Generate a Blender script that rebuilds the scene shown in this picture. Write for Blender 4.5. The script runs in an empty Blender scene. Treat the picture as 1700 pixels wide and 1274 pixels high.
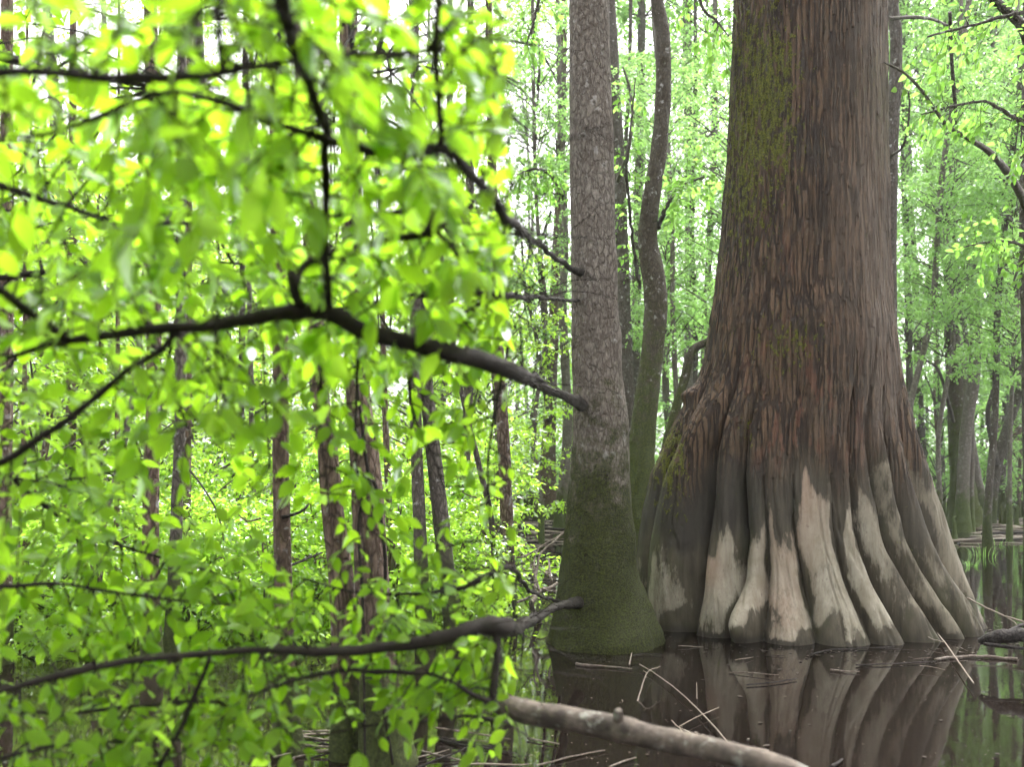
import bpy, math, random
import numpy as np
from mathutils import Vector, Matrix

random.seed(7)
rng = np.random.default_rng(7)
scene = bpy.context.scene
col = scene.collection

# ------------------------------------------------------------------ camera
F = 1500.0            # focal length in photograph pixels (1700 wide)
CX, HY, CH = 850.0, 790.0, 1.5     # principal column, horizon row, eye height
cam = bpy.data.cameras.new('camera')
cam.sensor_width = 36.0
cam.lens = 36.0 * F / 1700.0
cam.shift_y = (HY - 637.0) / 1700.0
cam.clip_start = 0.05
cam.clip_end = 2000.0
cam.dof.use_dof = True
cam.dof.focus_distance = 8.2
cam.dof.aperture_fstop = 2.1
camo = bpy.data.objects.new('camera', cam)
camo.location = (0, 0, CH)
camo.rotation_euler = (math.radians(90), 0, 0)
col.objects.link(camo)
scene.camera = camo

# ------------------------------------------------------------------ sky, sun, exposure
SUN_ELEV, SUN_AZ = math.radians(62), math.radians(35)     # azimuth clockwise from +Y (ahead), towards +X
world = bpy.data.worlds.new('World')
scene.world = world
world.use_nodes = True
wn, wl = world.node_tree.nodes, world.node_tree.links
wn.clear()
sky = wn.new('ShaderNodeTexSky')
sky.sky_type = 'NISHITA'
sky.sun_disc = False
sky.sun_elevation = SUN_ELEV
sky.sun_rotation = SUN_AZ
sky.air_density = 1.0
sky.dust_density = 4.0
hs = wn.new('ShaderNodeHueSaturation')
hs.inputs['Saturation'].default_value = 0.06
bg = wn.new('ShaderNodeBackground')
bg.inputs['Strength'].default_value = 0.15
wo = wn.new('ShaderNodeOutputWorld')
wl.new(sky.outputs[0], hs.inputs['Color'])
wl.new(hs.outputs[0], bg.inputs[0])
wl.new(bg.outputs[0], wo.inputs[0])

sun = bpy.data.lights.new('sun', 'SUN')
sun.energy = 1.5
sun.angle = math.radians(20)
sun.color = (1.0, 0.97, 0.92)
suno = bpy.data.objects.new('sun', sun)
sd = Vector((math.sin(SUN_AZ) * math.cos(SUN_ELEV), math.cos(SUN_AZ) * math.cos(SUN_ELEV), math.sin(SUN_ELEV)))
suno.rotation_euler = sd.to_track_quat('Z', 'Y').to_euler()
suno.location = sd * 60
col.objects.link(suno)

scene.view_settings.view_transform = 'Standard'
scene.view_settings.look = 'None'
scene.view_settings.gamma = 1.0
scene.view_settings.use_curve_mapping = False
scene.view_settings.exposure = 2.3
scene.render.engine = 'CYCLES'
scene.cycles.max_bounces = 6
scene.cycles.transmission_bounces = 3
scene.cycles.diffuse_bounces = 4
scene.cycles.glossy_bounces = 2
scene.cycles.caustics_reflective = False
scene.cycles.caustics_refractive = False
scene.cycles.use_adaptive_sampling = True
scene.cycles.adaptive_threshold = 0.045
scene.cycles.adaptive_min_samples = 12

# ------------------------------------------------------------------ helpers
def P(px, py, d):
    return np.array(((px - CX) / F * d, d, CH - (py - HY) / F * d))

def proj(v):
    return CX + F * v[:, 0] / v[:, 1], HY - F * (v[:, 2] - CH) / v[:, 1]

def hash3(i, j, k, seed=0):
    n = (i.astype(np.int64) * 374761393 + j.astype(np.int64) * 668265263 + k.astype(np.int64) * 2147483647 + seed * 974634777) & 0xffffffff
    n = ((n ^ (n >> 13)) * 1274126177) & 0xffffffff
    n = ((n ^ (n >> 16)) * 2246822519) & 0xffffffff
    n = n ^ (n >> 15)
    return (n & 0xffffff) / float(0xffffff)

def vnoise(x, y, z, seed=0):
    xi, yi, zi = np.floor(x), np.floor(y), np.floor(z)
    fx, fy, fz = x - xi, y - yi, z - zi
    fx = fx * fx * (3 - 2 * fx); fy = fy * fy * (3 - 2 * fy); fz = fz * fz * (3 - 2 * fz)
    out = 0
    for a in (0, 1):
        for b in (0, 1):
            for c in (0, 1):
                w = (fx if a else 1 - fx) * (fy if b else 1 - fy) * (fz if c else 1 - fz)
                out = out + w * hash3(xi + a, yi + b, zi + c, seed)
    return out * 2 - 1

def fbm(x, y, z, octv=4, seed=0):
    s, a = 0, 0.5
    for o in range(octv):
        s = s + a * vnoise(x, y, z, seed + o * 17)
        x, y, z, a = x * 2.03, y * 2.03, z * 2.03, a * 0.5
    return s

def sstep(a, b, x):
    t = np.clip((x - a) / (b - a), 0, 1)
    return t * t * (3 - 2 * t)

def mesh_np(name, verts, quads=None, tris=None, mat=None, smooth=True, attrs=None):
    me = bpy.data.meshes.new(name)
    verts = np.asarray(verts, dtype=np.float32)
    loops, starts = [], []
    n = 0
    if quads is not None and len(quads):
        q = np.asarray(quads, dtype=np.int32)
        loops.append(q.ravel()); starts.append(np.arange(len(q), dtype=np.int32) * 4); n = len(q) * 4
    if tris is not None and len(tris):
        t = np.asarray(tris, dtype=np.int32)
        loops.append(t.ravel()); starts.append(np.arange(len(t), dtype=np.int32) * 3 + n)
    loops = np.concatenate(loops); starts = np.concatenate(starts)
    me.vertices.add(len(verts)); me.vertices.foreach_set('co', verts.ravel())
    me.loops.add(len(loops)); me.loops.foreach_set('vertex_index', loops)
    me.polygons.add(len(starts)); me.polygons.foreach_set('loop_start', starts)
    me.update(calc_edges=True)
    if smooth:
        me.polygons.foreach_set('use_smooth', np.ones(len(starts), dtype=bool))
    if attrs:
        for k, a in attrs.items():
            at = me.attributes.new(k, 'FLOAT', 'POINT')
            at.data.foreach_set('value', np.asarray(a, dtype=np.float32))
    if mat: me.materials.append(mat)
    me.validate()
    return me

def link(name, me, parent=None, loc=None):
    o = bpy.data.objects.new(name, me)
    col.objects.link(o)
    if parent: o.parent = parent
    if loc is not None: o.location = loc
    return o

def tag(o, label=None, cat=None, group=None, kind=None):
    if label: o['label'] = label
    if cat: o['category'] = cat
    if group: o['group'] = group
    if kind: o['kind'] = kind
    return o

def thing(name, loc, label, cat, group=None):
    o = bpy.data.objects.new(name, None)
    o.empty_display_size = 0.2
    col.objects.link(o)
    o.location = loc
    return tag(o, label, cat, group)

def spline(pts, n):
    """Catmull-Rom through rows of pts (any width), n samples by chord length."""
    p = np.asarray(pts, dtype=float)
    if len(p) == 2: p = np.array([p[0], p[0] * .5 + p[1] * .5, p[1]])
    seg = np.maximum(np.linalg.norm(np.diff(p[:, :3], axis=0), axis=1), 1e-6) ** 0.5
    t = np.concatenate([[0], np.cumsum(seg)])
    m = np.zeros_like(p)
    m[1:-1] = (p[2:] - p[:-2]) / (t[2:] - t[:-2])[:, None]
    m[0] = (p[1] - p[0]) / (t[1] - t[0]); m[-1] = (p[-1] - p[-2]) / (t[-1] - t[-2])
    u = np.linspace(0, t[-1], n)
    i = np.clip(np.searchsorted(t, u, side='right') - 1, 0, len(p) - 2)
    h = (t[i + 1] - t[i])[:, None]; s = ((u - t[i]) / (t[i + 1] - t[i]))[:, None]
    return ((2 * s**3 - 3 * s**2 + 1) * p[i] + (s**3 - 2 * s**2 + s) * h * m[i]
            + (-2 * s**3 + 3 * s**2) * p[i + 1] + (s**3 - s**2) * h * m[i + 1])

def tube_np(path, rad, ns=8, cap=True, rough=0.0, rs=1.0, seed=0, knots=0):
    path = np.asarray(path, float); rad = np.asarray(rad, float)
    n = len(path)
    tan = np.gradient(path, axis=0)
    tan /= np.maximum(np.linalg.norm(tan, axis=1, keepdims=True), 1e-9)
    up = np.array((0.31, 0.17, 0.93)) if abs(tan[0][2]) < 0.8 else np.array((0.0, -1.0, 0.1))
    side = np.cross(tan, up); side /= np.maximum(np.linalg.norm(side, axis=1, keepdims=True), 1e-9)
    oth = np.cross(side, tan)
    a = np.linspace(0, 2 * np.pi, ns, endpoint=False)
    ring = side[:, None, :] * np.cos(a)[None, :, None] + oth[:, None, :] * np.sin(a)[None, :, None]
    r = np.repeat(rad[:, None], ns, 1)
    if rough > 0:
        q = path[:, None, :] + ring * rad[:, None, None]
        sc = rs
        r = r * (1 + rough * fbm(q[..., 0] * sc, q[..., 1] * sc, q[..., 2] * sc * 0.6, 3, seed))
    v = path[:, None, :] + ring * r[..., None]
    v = v.reshape(-1, 3)
    i = np.arange(n - 1)[:, None] * ns; j = np.arange(ns)[None, :]; jn = (j + 1) % ns
    q = np.stack([i + j, i + jn, i + ns + jn, i + ns + j], -1).reshape(-1, 4)
    tris = []
    if cap:
        v = np.vstack([v, path[:1], path[-1:]])
        b, c = n * ns, n * ns + 1
        e = (n - 1) * ns
        for k in range(ns):
            tris.append((b, (k + 1) % ns, k)); tris.append((c, e + k, e + (k + 1) % ns))
    return v, q, np.array(tris, dtype=np.int32).reshape(-1, 3)

class Acc:
    def __init__(s): s.v, s.q, s.t, s.n = [], [], [], 0
    def add(s, v, q=None, t=None):
        s.v.append(v)
        if q is not None and len(q): s.q.append(np.asarray(q) + s.n)
        if t is not None and len(t): s.t.append(np.asarray(t) + s.n)
        s.n += len(v)
    def mesh(s, name, mat, smooth=True):
        return mesh_np(name, np.concatenate(s.v), np.concatenate(s.q) if s.q else None, np.concatenate(s.t) if s.t else None, mat, smooth)

# ------------------------------------------------------------------ materials
class NT:
    def __init__(s, name):
        s.m = bpy.data.materials.new(name); s.m.use_nodes = True
        s.n, s.l = s.m.node_tree.nodes, s.m.node_tree.links
        s.n.clear(); s.out = s.n.new('ShaderNodeOutputMaterial')
    def node(s, typ, **kw):
        nd = s.n.new(typ)
        for k, v in kw.items():
            if k in nd.inputs:
                s.put(nd.inputs[k], v)
            else: setattr(nd, k, v)
        return nd
    def put(s, inp, v):
        if isinstance(v, bpy.types.NodeSocket): s.l.new(v, inp)
        elif isinstance(v, (tuple, list)) and len(v) == 3 and inp.type == 'RGBA': inp.default_value = (*v, 1)
        else: inp.default_value = v
    def coord(s, scale=(1, 1, 1)):
        g = s.node('ShaderNodeNewGeometry')
        mp = s.node('ShaderNodeMapping'); s.put(mp.inputs['Vector'], g.outputs['Position']); mp.inputs['Scale'].default_value = scale
        return mp.outputs[0]
    def objcoord(s, scale=(1, 1, 1)):
        g = s.node('ShaderNodeTexCoord')
        mp = s.node('ShaderNodeMapping'); s.put(mp.inputs['Vector'], g.outputs['Object']); mp.inputs['Scale'].default_value = scale
        return mp.outputs[0]
    def noise(s, vec, scale, detail=4, rough=0.6, dist=0.0):
        nd = s.node('ShaderNodeTexNoise'); s.put(nd.inputs['Vector'], vec)
        nd.inputs['Scale'].default_value = scale; nd.inputs['Detail'].default_value = detail
        nd.inputs['Roughness'].default_value = rough; nd.inputs['Distortion'].default_value = dist
        return nd.outputs[0]
    def ramp(s, fac, stops):
        nd = s.node('ShaderNodeValToRGB'); s.put(nd.inputs[0], fac)
        e = nd.color_ramp.elements
        while len(e) < len(stops): e.new(0.5)
        for el, (p, c) in zip(e, stops):
            el.position = p
            el.color = (*c, 1) if isinstance(c, tuple) else (c, c, c, 1)
        return nd.outputs[0]
    def mix(s, fac, a, b, blend='MIX'):
        nd = s.node('ShaderNodeMix', data_type='RGBA', blend_type=blend)
        s.put(nd.inputs[0], fac); s.put(nd.inputs[6], a); s.put(nd.inputs[7], b)
        return nd.outputs[2]
    def math(s, op, a, b=0.0, c=None):
        nd = s.node('ShaderNodeMath', operation=op); s.put(nd.inputs[0], a); s.put(nd.inputs[1], b)
        if c is not None: s.put(nd.inputs[2], c)
        return nd.outputs[0]
    def attr(s, name):
        nd = s.node('ShaderNodeAttribute', attribute_name=name)
        return nd.outputs['Fac']
    def bump(s, h, strength=0.5, dist=0.02, normal=None):
        nd = s.node('ShaderNodeBump'); s.put(nd.inputs['Height'], h)
        nd.inputs['Strength'].default_value = strength; nd.inputs['Distance'].default_value = dist
        if normal is not None: s.put(nd.inputs['Normal'], normal)
        return nd.outputs[0]
    def principled(s, color, rough=0.8, normal=None, spec=0.3):
        b = s.node('ShaderNodeBsdfPrincipled')
        s.put(b.inputs['Base Color'], color); s.put(b.inputs['Roughness'], rough)
        s.put(b.inputs['Specular IOR Level'], spec)
        if normal is not None: s.put(b.inputs['Normal'], normal)
        s.l.new(b.outputs[0], s.out.inputs[0])
        return s.m

def leaf_material(name, refl_a, refl_b, trans_a, trans_b, gloss=0.06):
    k = NT(name)
    g = k.node('ShaderNodeNewGeometry'); oi = k.node('ShaderNodeObjectInfo')
    r = k.math('FRACT', k.math('ADD', g.outputs['Random Per Island'], k.math('MULTIPLY', oi.outputs['Random'], 7.31)))
    f = r
    dif = k.node('ShaderNodeBsdfDiffuse'); k.put(dif.inputs[0], k.mix(f, refl_a, refl_b))
    tr = k.node('ShaderNodeBsdfTranslucent'); k.put(tr.inputs[0], k.mix(f, trans_a, trans_b))
    add = k.node('ShaderNodeMixShader'); add.inputs[0].default_value = 0.62
    k.l.new(dif.outputs[0], add.inputs[1]); k.l.new(tr.outputs[0], add.inputs[2])
    gl = k.node('ShaderNodeBsdfGlossy'); gl.inputs['Roughness'].default_value = 0.35; gl.inputs[0].default_value = (0.9, 0.95, 1, 1)
    fr = k.node('ShaderNodeFresnel'); fr.inputs[0].default_value = 1.4
    mx = k.node('ShaderNodeMixShader'); k.put(mx.inputs[0], k.math('MULTIPLY', fr.outputs[0], gloss * 4))
    k.l.new(add.outputs[0], mx.inputs[1]); k.l.new(gl.outputs[0], mx.inputs[2])
    k.l.new(mx.outputs[0], k.out.inputs[0])
    return k.m

M = {}
M['leaf'] = leaf_material('near_leaf', (0.085, 0.165, 0.008), (0.16, 0.27, 0.014), (0.31, 0.57, 0.014), (0.47, 0.82, 0.040), 0.07)
M['leaf_warm'] = leaf_material('warm_leaf', (0.13, 0.24, 0.02), (0.19, 0.31, 0.035), (0.40, 0.70, 0.05), (0.54, 0.82, 0.10), 0.03)
M['leaf_cool'] = leaf_material('cool_leaf', (0.10, 0.21, 0.035), (0.16, 0.29, 0.06), (0.28, 0.54, 0.12), (0.44, 0.70, 0.22), 0.02)

M['leaf_mid'] = leaf_material('mid_leaf', (0.10, 0.20, 0.02), (0.16, 0.27, 0.035), (0.25, 0.54, 0.07), (0.38, 0.68, 0.13), 0.04)

def bark_material(name, dark, mid, light, moss_h=0.0, moss_col=((0.012, 0.020, 0.004), (0.05, 0.075, 0.012)), block=(22, 22, 9), lichen=0.0, bump=0.6, mossup=0.0, warp=0.9, cr=0.16, crk=1.0):
    k = NT(name)
    c = k.coord()
    vec = k.coord(block)
    v = k.node('ShaderNodeTexVoronoi', feature='DISTANCE_TO_EDGE')
    nw = k.node('ShaderNodeVectorMath', operation='MULTIPLY_ADD')
    nz = k.node('ShaderNodeTexNoise'); k.put(nz.inputs['Vector'], vec); nz.inputs['Scale'].default_value = 1.1; nz.inputs['Detail'].default_value = 3
    k.put(nw.inputs[0], nz.outputs['Color']); nw.inputs[1].default_value = (warp, warp, warp); k.put(nw.inputs[2], vec)
    k.put(v.inputs['Vector'], nw.outputs[0]); v.inputs['Scale'].default_value = 1.0
    crack = k.ramp(v.outputs[0], [(0.0, 0.0), (cr, 0.75), (cr * 2.8, 1.0)])
    fine = k.noise(k.coord((1, 1, 0.35)), 60, 4, 0.7)
    big = k.noise(k.coord((1, 1, 0.4)), 2.2, 3)
    tone = k.mix(k.ramp(big, [(0.35, 0.0), (0.65, 1.0)]), mid, light)
    tone = k.mix(k.ramp(fine, [(0.3, 0.0), (0.75, 0.75)]), dark, tone)
    colr = k.mix(k.math('MULTIPLY_ADD', crack, crk, 1 - crk), dark, tone)
    if lichen > 0:
        sp = k.noise(c, 9, 5, 0.65)
        colr = k.mix(k.ramp(sp, [(0.60, 0.0), (0.66, lichen)]), colr, (0.42, 0.42, 0.40))
    g = k.node('ShaderNodeNewGeometry')
    sx = k.node('ShaderNodeSeparateXYZ'); k.put(sx.inputs[0], g.outputs['Position'])
    h = k.math('ADD', k.math('MULTIPLY', crack, 0.7), k.math('MULTIPLY', fine, 0.5))
    if moss_h > 0:
        mn = k.noise(c, 6, 5, 0.7)
        mz = k.math('MULTIPLY_ADD', k.math('SUBTRACT', mn, 0.12), moss_h * 2.4, k.math('MULTIPLY', sx.outputs[2], -1.0))
        mf = k.ramp(k.math('MULTIPLY_ADD', mz, 0.6 / max(moss_h, .1), 0.5), [(0.22, mossup), (0.70, 0.93)])
        mf.node.color_ramp.interpolation = 'EASE'
        mcol = k.mix(k.ramp(k.noise(c, 55, 4, 0.75), [(0.38, 0.0), (0.66, 1.0)]), moss_col[0], moss_col[1])
        colr = k.mix(mf, colr, mcol)
        h = k.mix(mf, h, k.math('MULTIPLY', k.noise(c, 55, 4, 0.75), 2.2))
    nb = k.bump(h, bump, 0.02)
    return k.principled(colr, 0.85, nb, 0.25)

M['tupelo'] = bark_material('tupelo_bark', (0.075, 0.060, 0.047), (0.24, 0.20, 0.165), (0.38, 0.345, 0.30), 1.75, ((0.008, 0.011, 0.002), (0.066, 0.082, 0.008)), block=(20, 20, 9.5), lichen=0.35, warp=1.5, cr=0.15, crk=0.62, bump=1.0)
M['bark_moss'] = bark_material('mossy_bark', (0.04, 0.032, 0.022), (0.12, 0.098, 0.074), (0.19, 0.165, 0.13), 3.2, ((0.018, 0.026, 0.006), (0.085, 0.105, 0.02)), (30, 30, 14), 0.6, 0.6)
M['bark_grey'] = bark_material('grey_bark', (0.05, 0.042, 0.034), (0.165, 0.138, 0.112), (0.27, 0.24, 0.21), 0.9, ((0.02, 0.03, 0.006), (0.07, 0.09, 0.02)), (26, 26, 10), 0.6, 0.6)
M['bark_brown'] = bark_material('brown_bark', (0.065, 0.044, 0.032), (0.25, 0.172, 0.125), (0.36, 0.275, 0.215), 0.5, ((0.02, 0.03, 0.006), (0.07, 0.09, 0.02)), (26, 26, 8), 0.55, 0.8)
M['bark_pale'] = bark_material('pale_bark', (0.10, 0.085, 0.07), (0.22, 0.20, 0.17), (0.30, 0.28, 0.25), 1.0, ((0.03, 0.045, 0.01), (0.09, 0.12, 0.03)), (14, 14, 9), 0.4, 0.3)
M['bough'] = bark_material('bough_bark', (0.009, 0.007, 0.005), (0.032, 0.024, 0.017), (0.060, 0.048, 0.034), 0.0, block=(120, 120, 120), bump=0.3)
M['deadwood'] = bark_material('dead_wood', (0.09, 0.07, 0.055), (0.26, 0.22, 0.18), (0.42, 0.38, 0.33), 0.0, block=(30, 30, 30), bump=0.4)
M['twig_pale'] = bark_material('pale_twig', (0.16, 0.13, 0.10), (0.34, 0.30, 0.25), (0.46, 0.42, 0.36), 0.0, block=(60, 60, 60), bump=0.2)
M['wet_wood'] = bark_material('wet_wood', (0.012, 0.010, 0.009), (0.05, 0.042, 0.036), (0.12, 0.10, 0.09), 0.0, block=(30, 30, 30), bump=0.4)

def log_material():
    k = NT('weathered_log')
    c = k.coord()
    st = k.noise(k.coord((1, 1, 1)), 9, 5, 0.7)
    fine = k.noise(c, 60, 4, 0.7)
    base = k.mix(k.ramp(st, [(0.38, 0.0), (0.6, 1.0)]), (0.040, 0.032, 0.026), (0.155, 0.125, 0.10))
    base = k.mix(k.ramp(k.noise(c, 16, 4, 0.7), [(0.56, 0.0), (0.64, 0.8)]), base, (0.30, 0.30, 0.26))
    base = k.mix(k.ramp(fine, [(0.3, 0.6), (0.6, 0.0)]), base, (0.04, 0.03, 0.025))
    return k.principled(base, 0.85, k.bump(k.math('ADD', fine, st), 0.6, 0.01))
M['log'] = log_material()

def water_material():
    k = NT('swamp_water')
    c = k.coord((1, 1, 1))
    n = k.noise(c, 1.6, 3, 0.5)
    n2 = k.noise(c, 14, 2, 0.5)
    h = k.math('ADD', n, k.math('MULTIPLY', n2, 0.05))
    film = k.ramp(k.noise(c, 0.9, 5, 0.65), [(0.45, 0.03), (0.75, 0.10)])
    colr = k.mix(k.noise(c, 0.6, 4), (0.007, 0.005, 0.004), (0.012, 0.0088, 0.007))
    b = k.node('ShaderNodeBsdfPrincipled')
    k.put(b.inputs['Base Color'], colr); k.put(b.inputs['Roughness'], film)
    b.inputs['IOR'].default_value = 1.33
    b.inputs['Specular IOR Level'].default_value = 0.5
    k.put(b.inputs['Normal'], k.bump(h, 0.035, 0.05))
    k.l.new(b.outputs[0], k.out.inputs[0])
    return k.m
M['water'] = water_material()

def mud_material():
    k = NT('mud_and_litter')
    c = k.coord()
    n = k.noise(c, 3, 6, 0.7)
    f = k.noise(c, 40, 4, 0.7)
    colr = k.ramp(k.math('ADD', k.math('MULTIPLY', n, 0.6), k.math('MULTIPLY', f, 0.4)), [(0.3, (0.018, 0.013, 0.009)), (0.55, (0.06, 0.045, 0.032)), (0.75, (0.14, 0.115, 0.085))])
    return k.principled(colr, 0.8, k.bump(f, 0.8, 0.03))
M['mud'] = mud_material()

def cypress_material():
    k = NT('cypress_bark')
    c = k.coord()
    fib = k.noise(k.coord((1, 1, 0.05)), 55, 5, 0.7)             # vertical fibres
    fib2 = k.noise(k.coord((1, 1, 0.12)), 16, 5, 0.65)
    blot = k.noise(k.coord((1, 1, 0.5)), 3.0, 5, 0.65)
    fine = k.noise(c, 80, 4, 0.7)
    flake = k.attr('flake')
    cw = k.node('ShaderNodeTexNoise'); k.put(cw.inputs['Vector'], k.coord((1, 1, 0.5))); cw.inputs['Scale'].default_value = 4.0; cw.inputs['Detail'].default_value = 3
    cm_ = k.node('ShaderNodeVectorMath', operation='MULTIPLY_ADD'); k.put(cm_.inputs[0], cw.outputs['Color']); cm_.inputs[1].default_value = (1.5, 1.5, 0.8)
    k.put(cm_.inputs[2], k.coord((21, 21, 0.6)))
    vo = k.node('ShaderNodeTexVoronoi', feature='DISTANCE_TO_EDGE'); k.put(vo.inputs['Vector'], cm_.outputs[0]); vo.inputs['Scale'].default_value = 1.0
    crack = k.ramp(vo.outputs[0], [(0.0, 1.0), (0.10, 0.95), (0.19, 0.0)])
    crack = k.math('MULTIPLY', crack, k.ramp(k.noise(k.coord((1, 1, 0.3)), 6, 3), [(0.30, 0.35), (0.5, 1.0)]))
    chip = k.ramp(k.noise(k.coord((1, 1, 0.45)), 30, 3, 0.6), [(0.64, 0.0), (0.68, 1.0)])
    up = k.mix(k.ramp(fib2, [(0.3, 0.0), (0.7, 1.0)]), (0.042, 0.026, 0.015), (0.142, 0.090, 0.052))
    up = k.mix(k.ramp(blot, [(0.50, 0.0), (0.68, 0.6)]), up, (0.052, 0.046, 0.030))
    up = k.mix(k.math('MULTIPLY', flake, 0.6), up, (0.115, 0.076, 0.052))
    up = k.mix(k.ramp(fib, [(0.32, 0.85), (0.48, 0.0)]), up, (0.016, 0.010, 0.008))
    up = k.mix(k.math('MULTIPLY', chip, 0.55), up, (0.20, 0.13, 0.095))
    up = k.mix(k.math('MULTIPLY', crack, 0.8), up, (0.009, 0.006, 0.004))
    grey = k.attr('grey')
    up = k.mix(k.math('MULTIPLY', grey, k.ramp(fib2, [(0.35, 0.2), (0.65, 0.95)])), up, (0.175, 0.138, 0.11))
    red = k.math('MULTIPLY', k.attr('red'), k.ramp(k.noise(k.coord((1, 1, 0.25)), 11, 4, 0.6), [(0.56, 0.0), (0.62, 0.9)]))
    up = k.mix(k.math('MULTIPLY', red, 0.6), up, (0.17, 0.075, 0.05))
    # smooth flood-worn wood of the flared base
    lowc = k.mix(k.ramp(fib2, [(0.3, 0.0), (0.7, 1.0)]), (0.034, 0.028, 0.018), (0.092, 0.078, 0.054))
    lowc = k.mix(k.ramp(blot, [(0.5, 0.0), (0.68, 0.55)]), lowc, (0.055, 0.062, 0.026))
    stain = k.mix(fib2, (0.013, 0.0115, 0.010), (0.045, 0.039, 0.031))
    lowc = k.mix(k.attr('stain'), lowc, stain)
    colr = k.mix(k.attr('base'), up, lowc)
    edge = k.math('MULTIPLY_ADD', k.math('SUBTRACT', k.noise(k.coord((1, 1, 0.28)), 24, 5, 0.75), 0.5), 1.5, k.attr('pale'))
    pale = k.ramp(edge, [(0.36, 0.0), (0.50, 0.55), (0.74, 1.0)])
    palec = k.mix(k.ramp(fib2, [(0.3, 0.0), (0.7, 1.0)]), (0.185, 0.160, 0.118), (0.32, 0.295, 0.23))
    palec = k.mix(k.ramp(k.noise(c, 7, 5, 0.7), [(0.45, 0.0), (0.68, 0.8)]), palec, (0.19, 0.165, 0.115))
    palec = k.mix(k.ramp(k.noise(k.coord((1, 1, .4)), 34, 4, 0.7), [(0.60, 0.0), (0.70, 0.7)]), palec, (0.09, 0.075, 0.055))
    palec = k.mix(k.math('MULTIPLY', k.attr('red'), 0.55), palec, (0.30, 0.17, 0.12))
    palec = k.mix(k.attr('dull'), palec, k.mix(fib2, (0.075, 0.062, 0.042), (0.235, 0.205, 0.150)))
    colr = k.mix(pale, colr, palec)
    mossn = k.math('MULTIPLY_ADD', k.math('SUBTRACT', k.noise(k.coord((1, 1, 0.55)), 20, 5, 0.75), 0.5), 3.2, k.attr('moss'))
    moss = k.ramp(mossn, [(0.66, 0.0), (0.74, 0.97)])
    mossc = k.mix(k.ramp(k.noise(c, 60, 3, 0.7), [(0.35, 0.0), (0.65, 1.0)]), (0.026, 0.030, 0.003), (0.165, 0.175, 0.018))
    colr = k.mix(moss, colr, mossc)
    hu = k.math('SUBTRACT', k.math('ADD', k.math('MULTIPLY', fib, 0.7), k.math('MULTIPLY', fib2, 0.6)), k.math('MULTIPLY', crack, 0.9))
    hl = k.math('ADD', k.math('MULTIPLY', fib2, 0.25), k.math('MULTIPLY', fine, 0.12))
    h = k.mix(k.attr('base'), hu, hl)
    h = k.math('ADD', h, k.math('MULTIPLY', moss, k.math('MULTIPLY', fine, 1.2)))
    return k.principled(colr, 0.78, k.bump(h, 0.85, 0.022), 0.3)
M['cypress'] = cypress_material()

# ------------------------------------------------------------------ setting: water and ground
def ground_height(x, y):
    u = x / np.maximum(y, 1.0)
    shore = 42 + 5 * fbm(x * 0.05, y * 0.05, 0 * x, 3, 5)
    h = -0.5 + 0.62 * sstep(-6, 10, y - shore)
    back = sstep(2, -6, y)                      # behind the camera: low bank the visitor stands on
    h = np.maximum(h, -0.5 + 0.7 * back)
    return h + 0.06 * fbm(x * 0.6, y * 0.6, 0 * x, 4, 9)

gx = np.concatenate([np.linspace(-250, -70, 12), np.linspace(-65, 65, 131), np.linspace(70, 250, 12)])
gy = np.concatenate([np.linspace(-100, -20, 8), np.linspace(-18, 110, 129), np.linspace(115, 300, 12)])
X, Y = np.meshgrid(gx, gy)
Z = ground_height(X, Y)
nx, ny = len(gx), len(gy)
i = np.arange(ny - 1)[:, None] * nx; j = np.arange(nx - 1)[None, :]
gq = np.stack([i + j, i + j + 1, i + nx + j + 1, i + nx + j], -1).reshape(-1, 4)
tag(link('ground', mesh_np('ground', np.stack([X, Y, Z], -1).reshape(-1, 3), gq, None, M['mud'])), kind='structure')
wv = np.array([(-250, -100, 0), (250, -100, 0), (250, 300, 0), (-250, 300, 0)], float)
tag(link('water', mesh_np('water', wv, [(0, 1, 2, 3)], None, M['water'])), kind='structure')

# ------------------------------------------------------------------ the great cypress
def inside(px, py, poly):
    r = np.zeros(len(px), bool)
    n = len(poly)
    for a in range(n):
        x1, y1 = poly[a]; x2, y2 = poly[(a + 1) % n]
        if y1 == y2: continue
        c = ((y1 > py) != (y2 > py)) & (px < (x2 - x1) * (py - y1) / (y2 - y1) + x1)
        r ^= c
    return r

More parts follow.
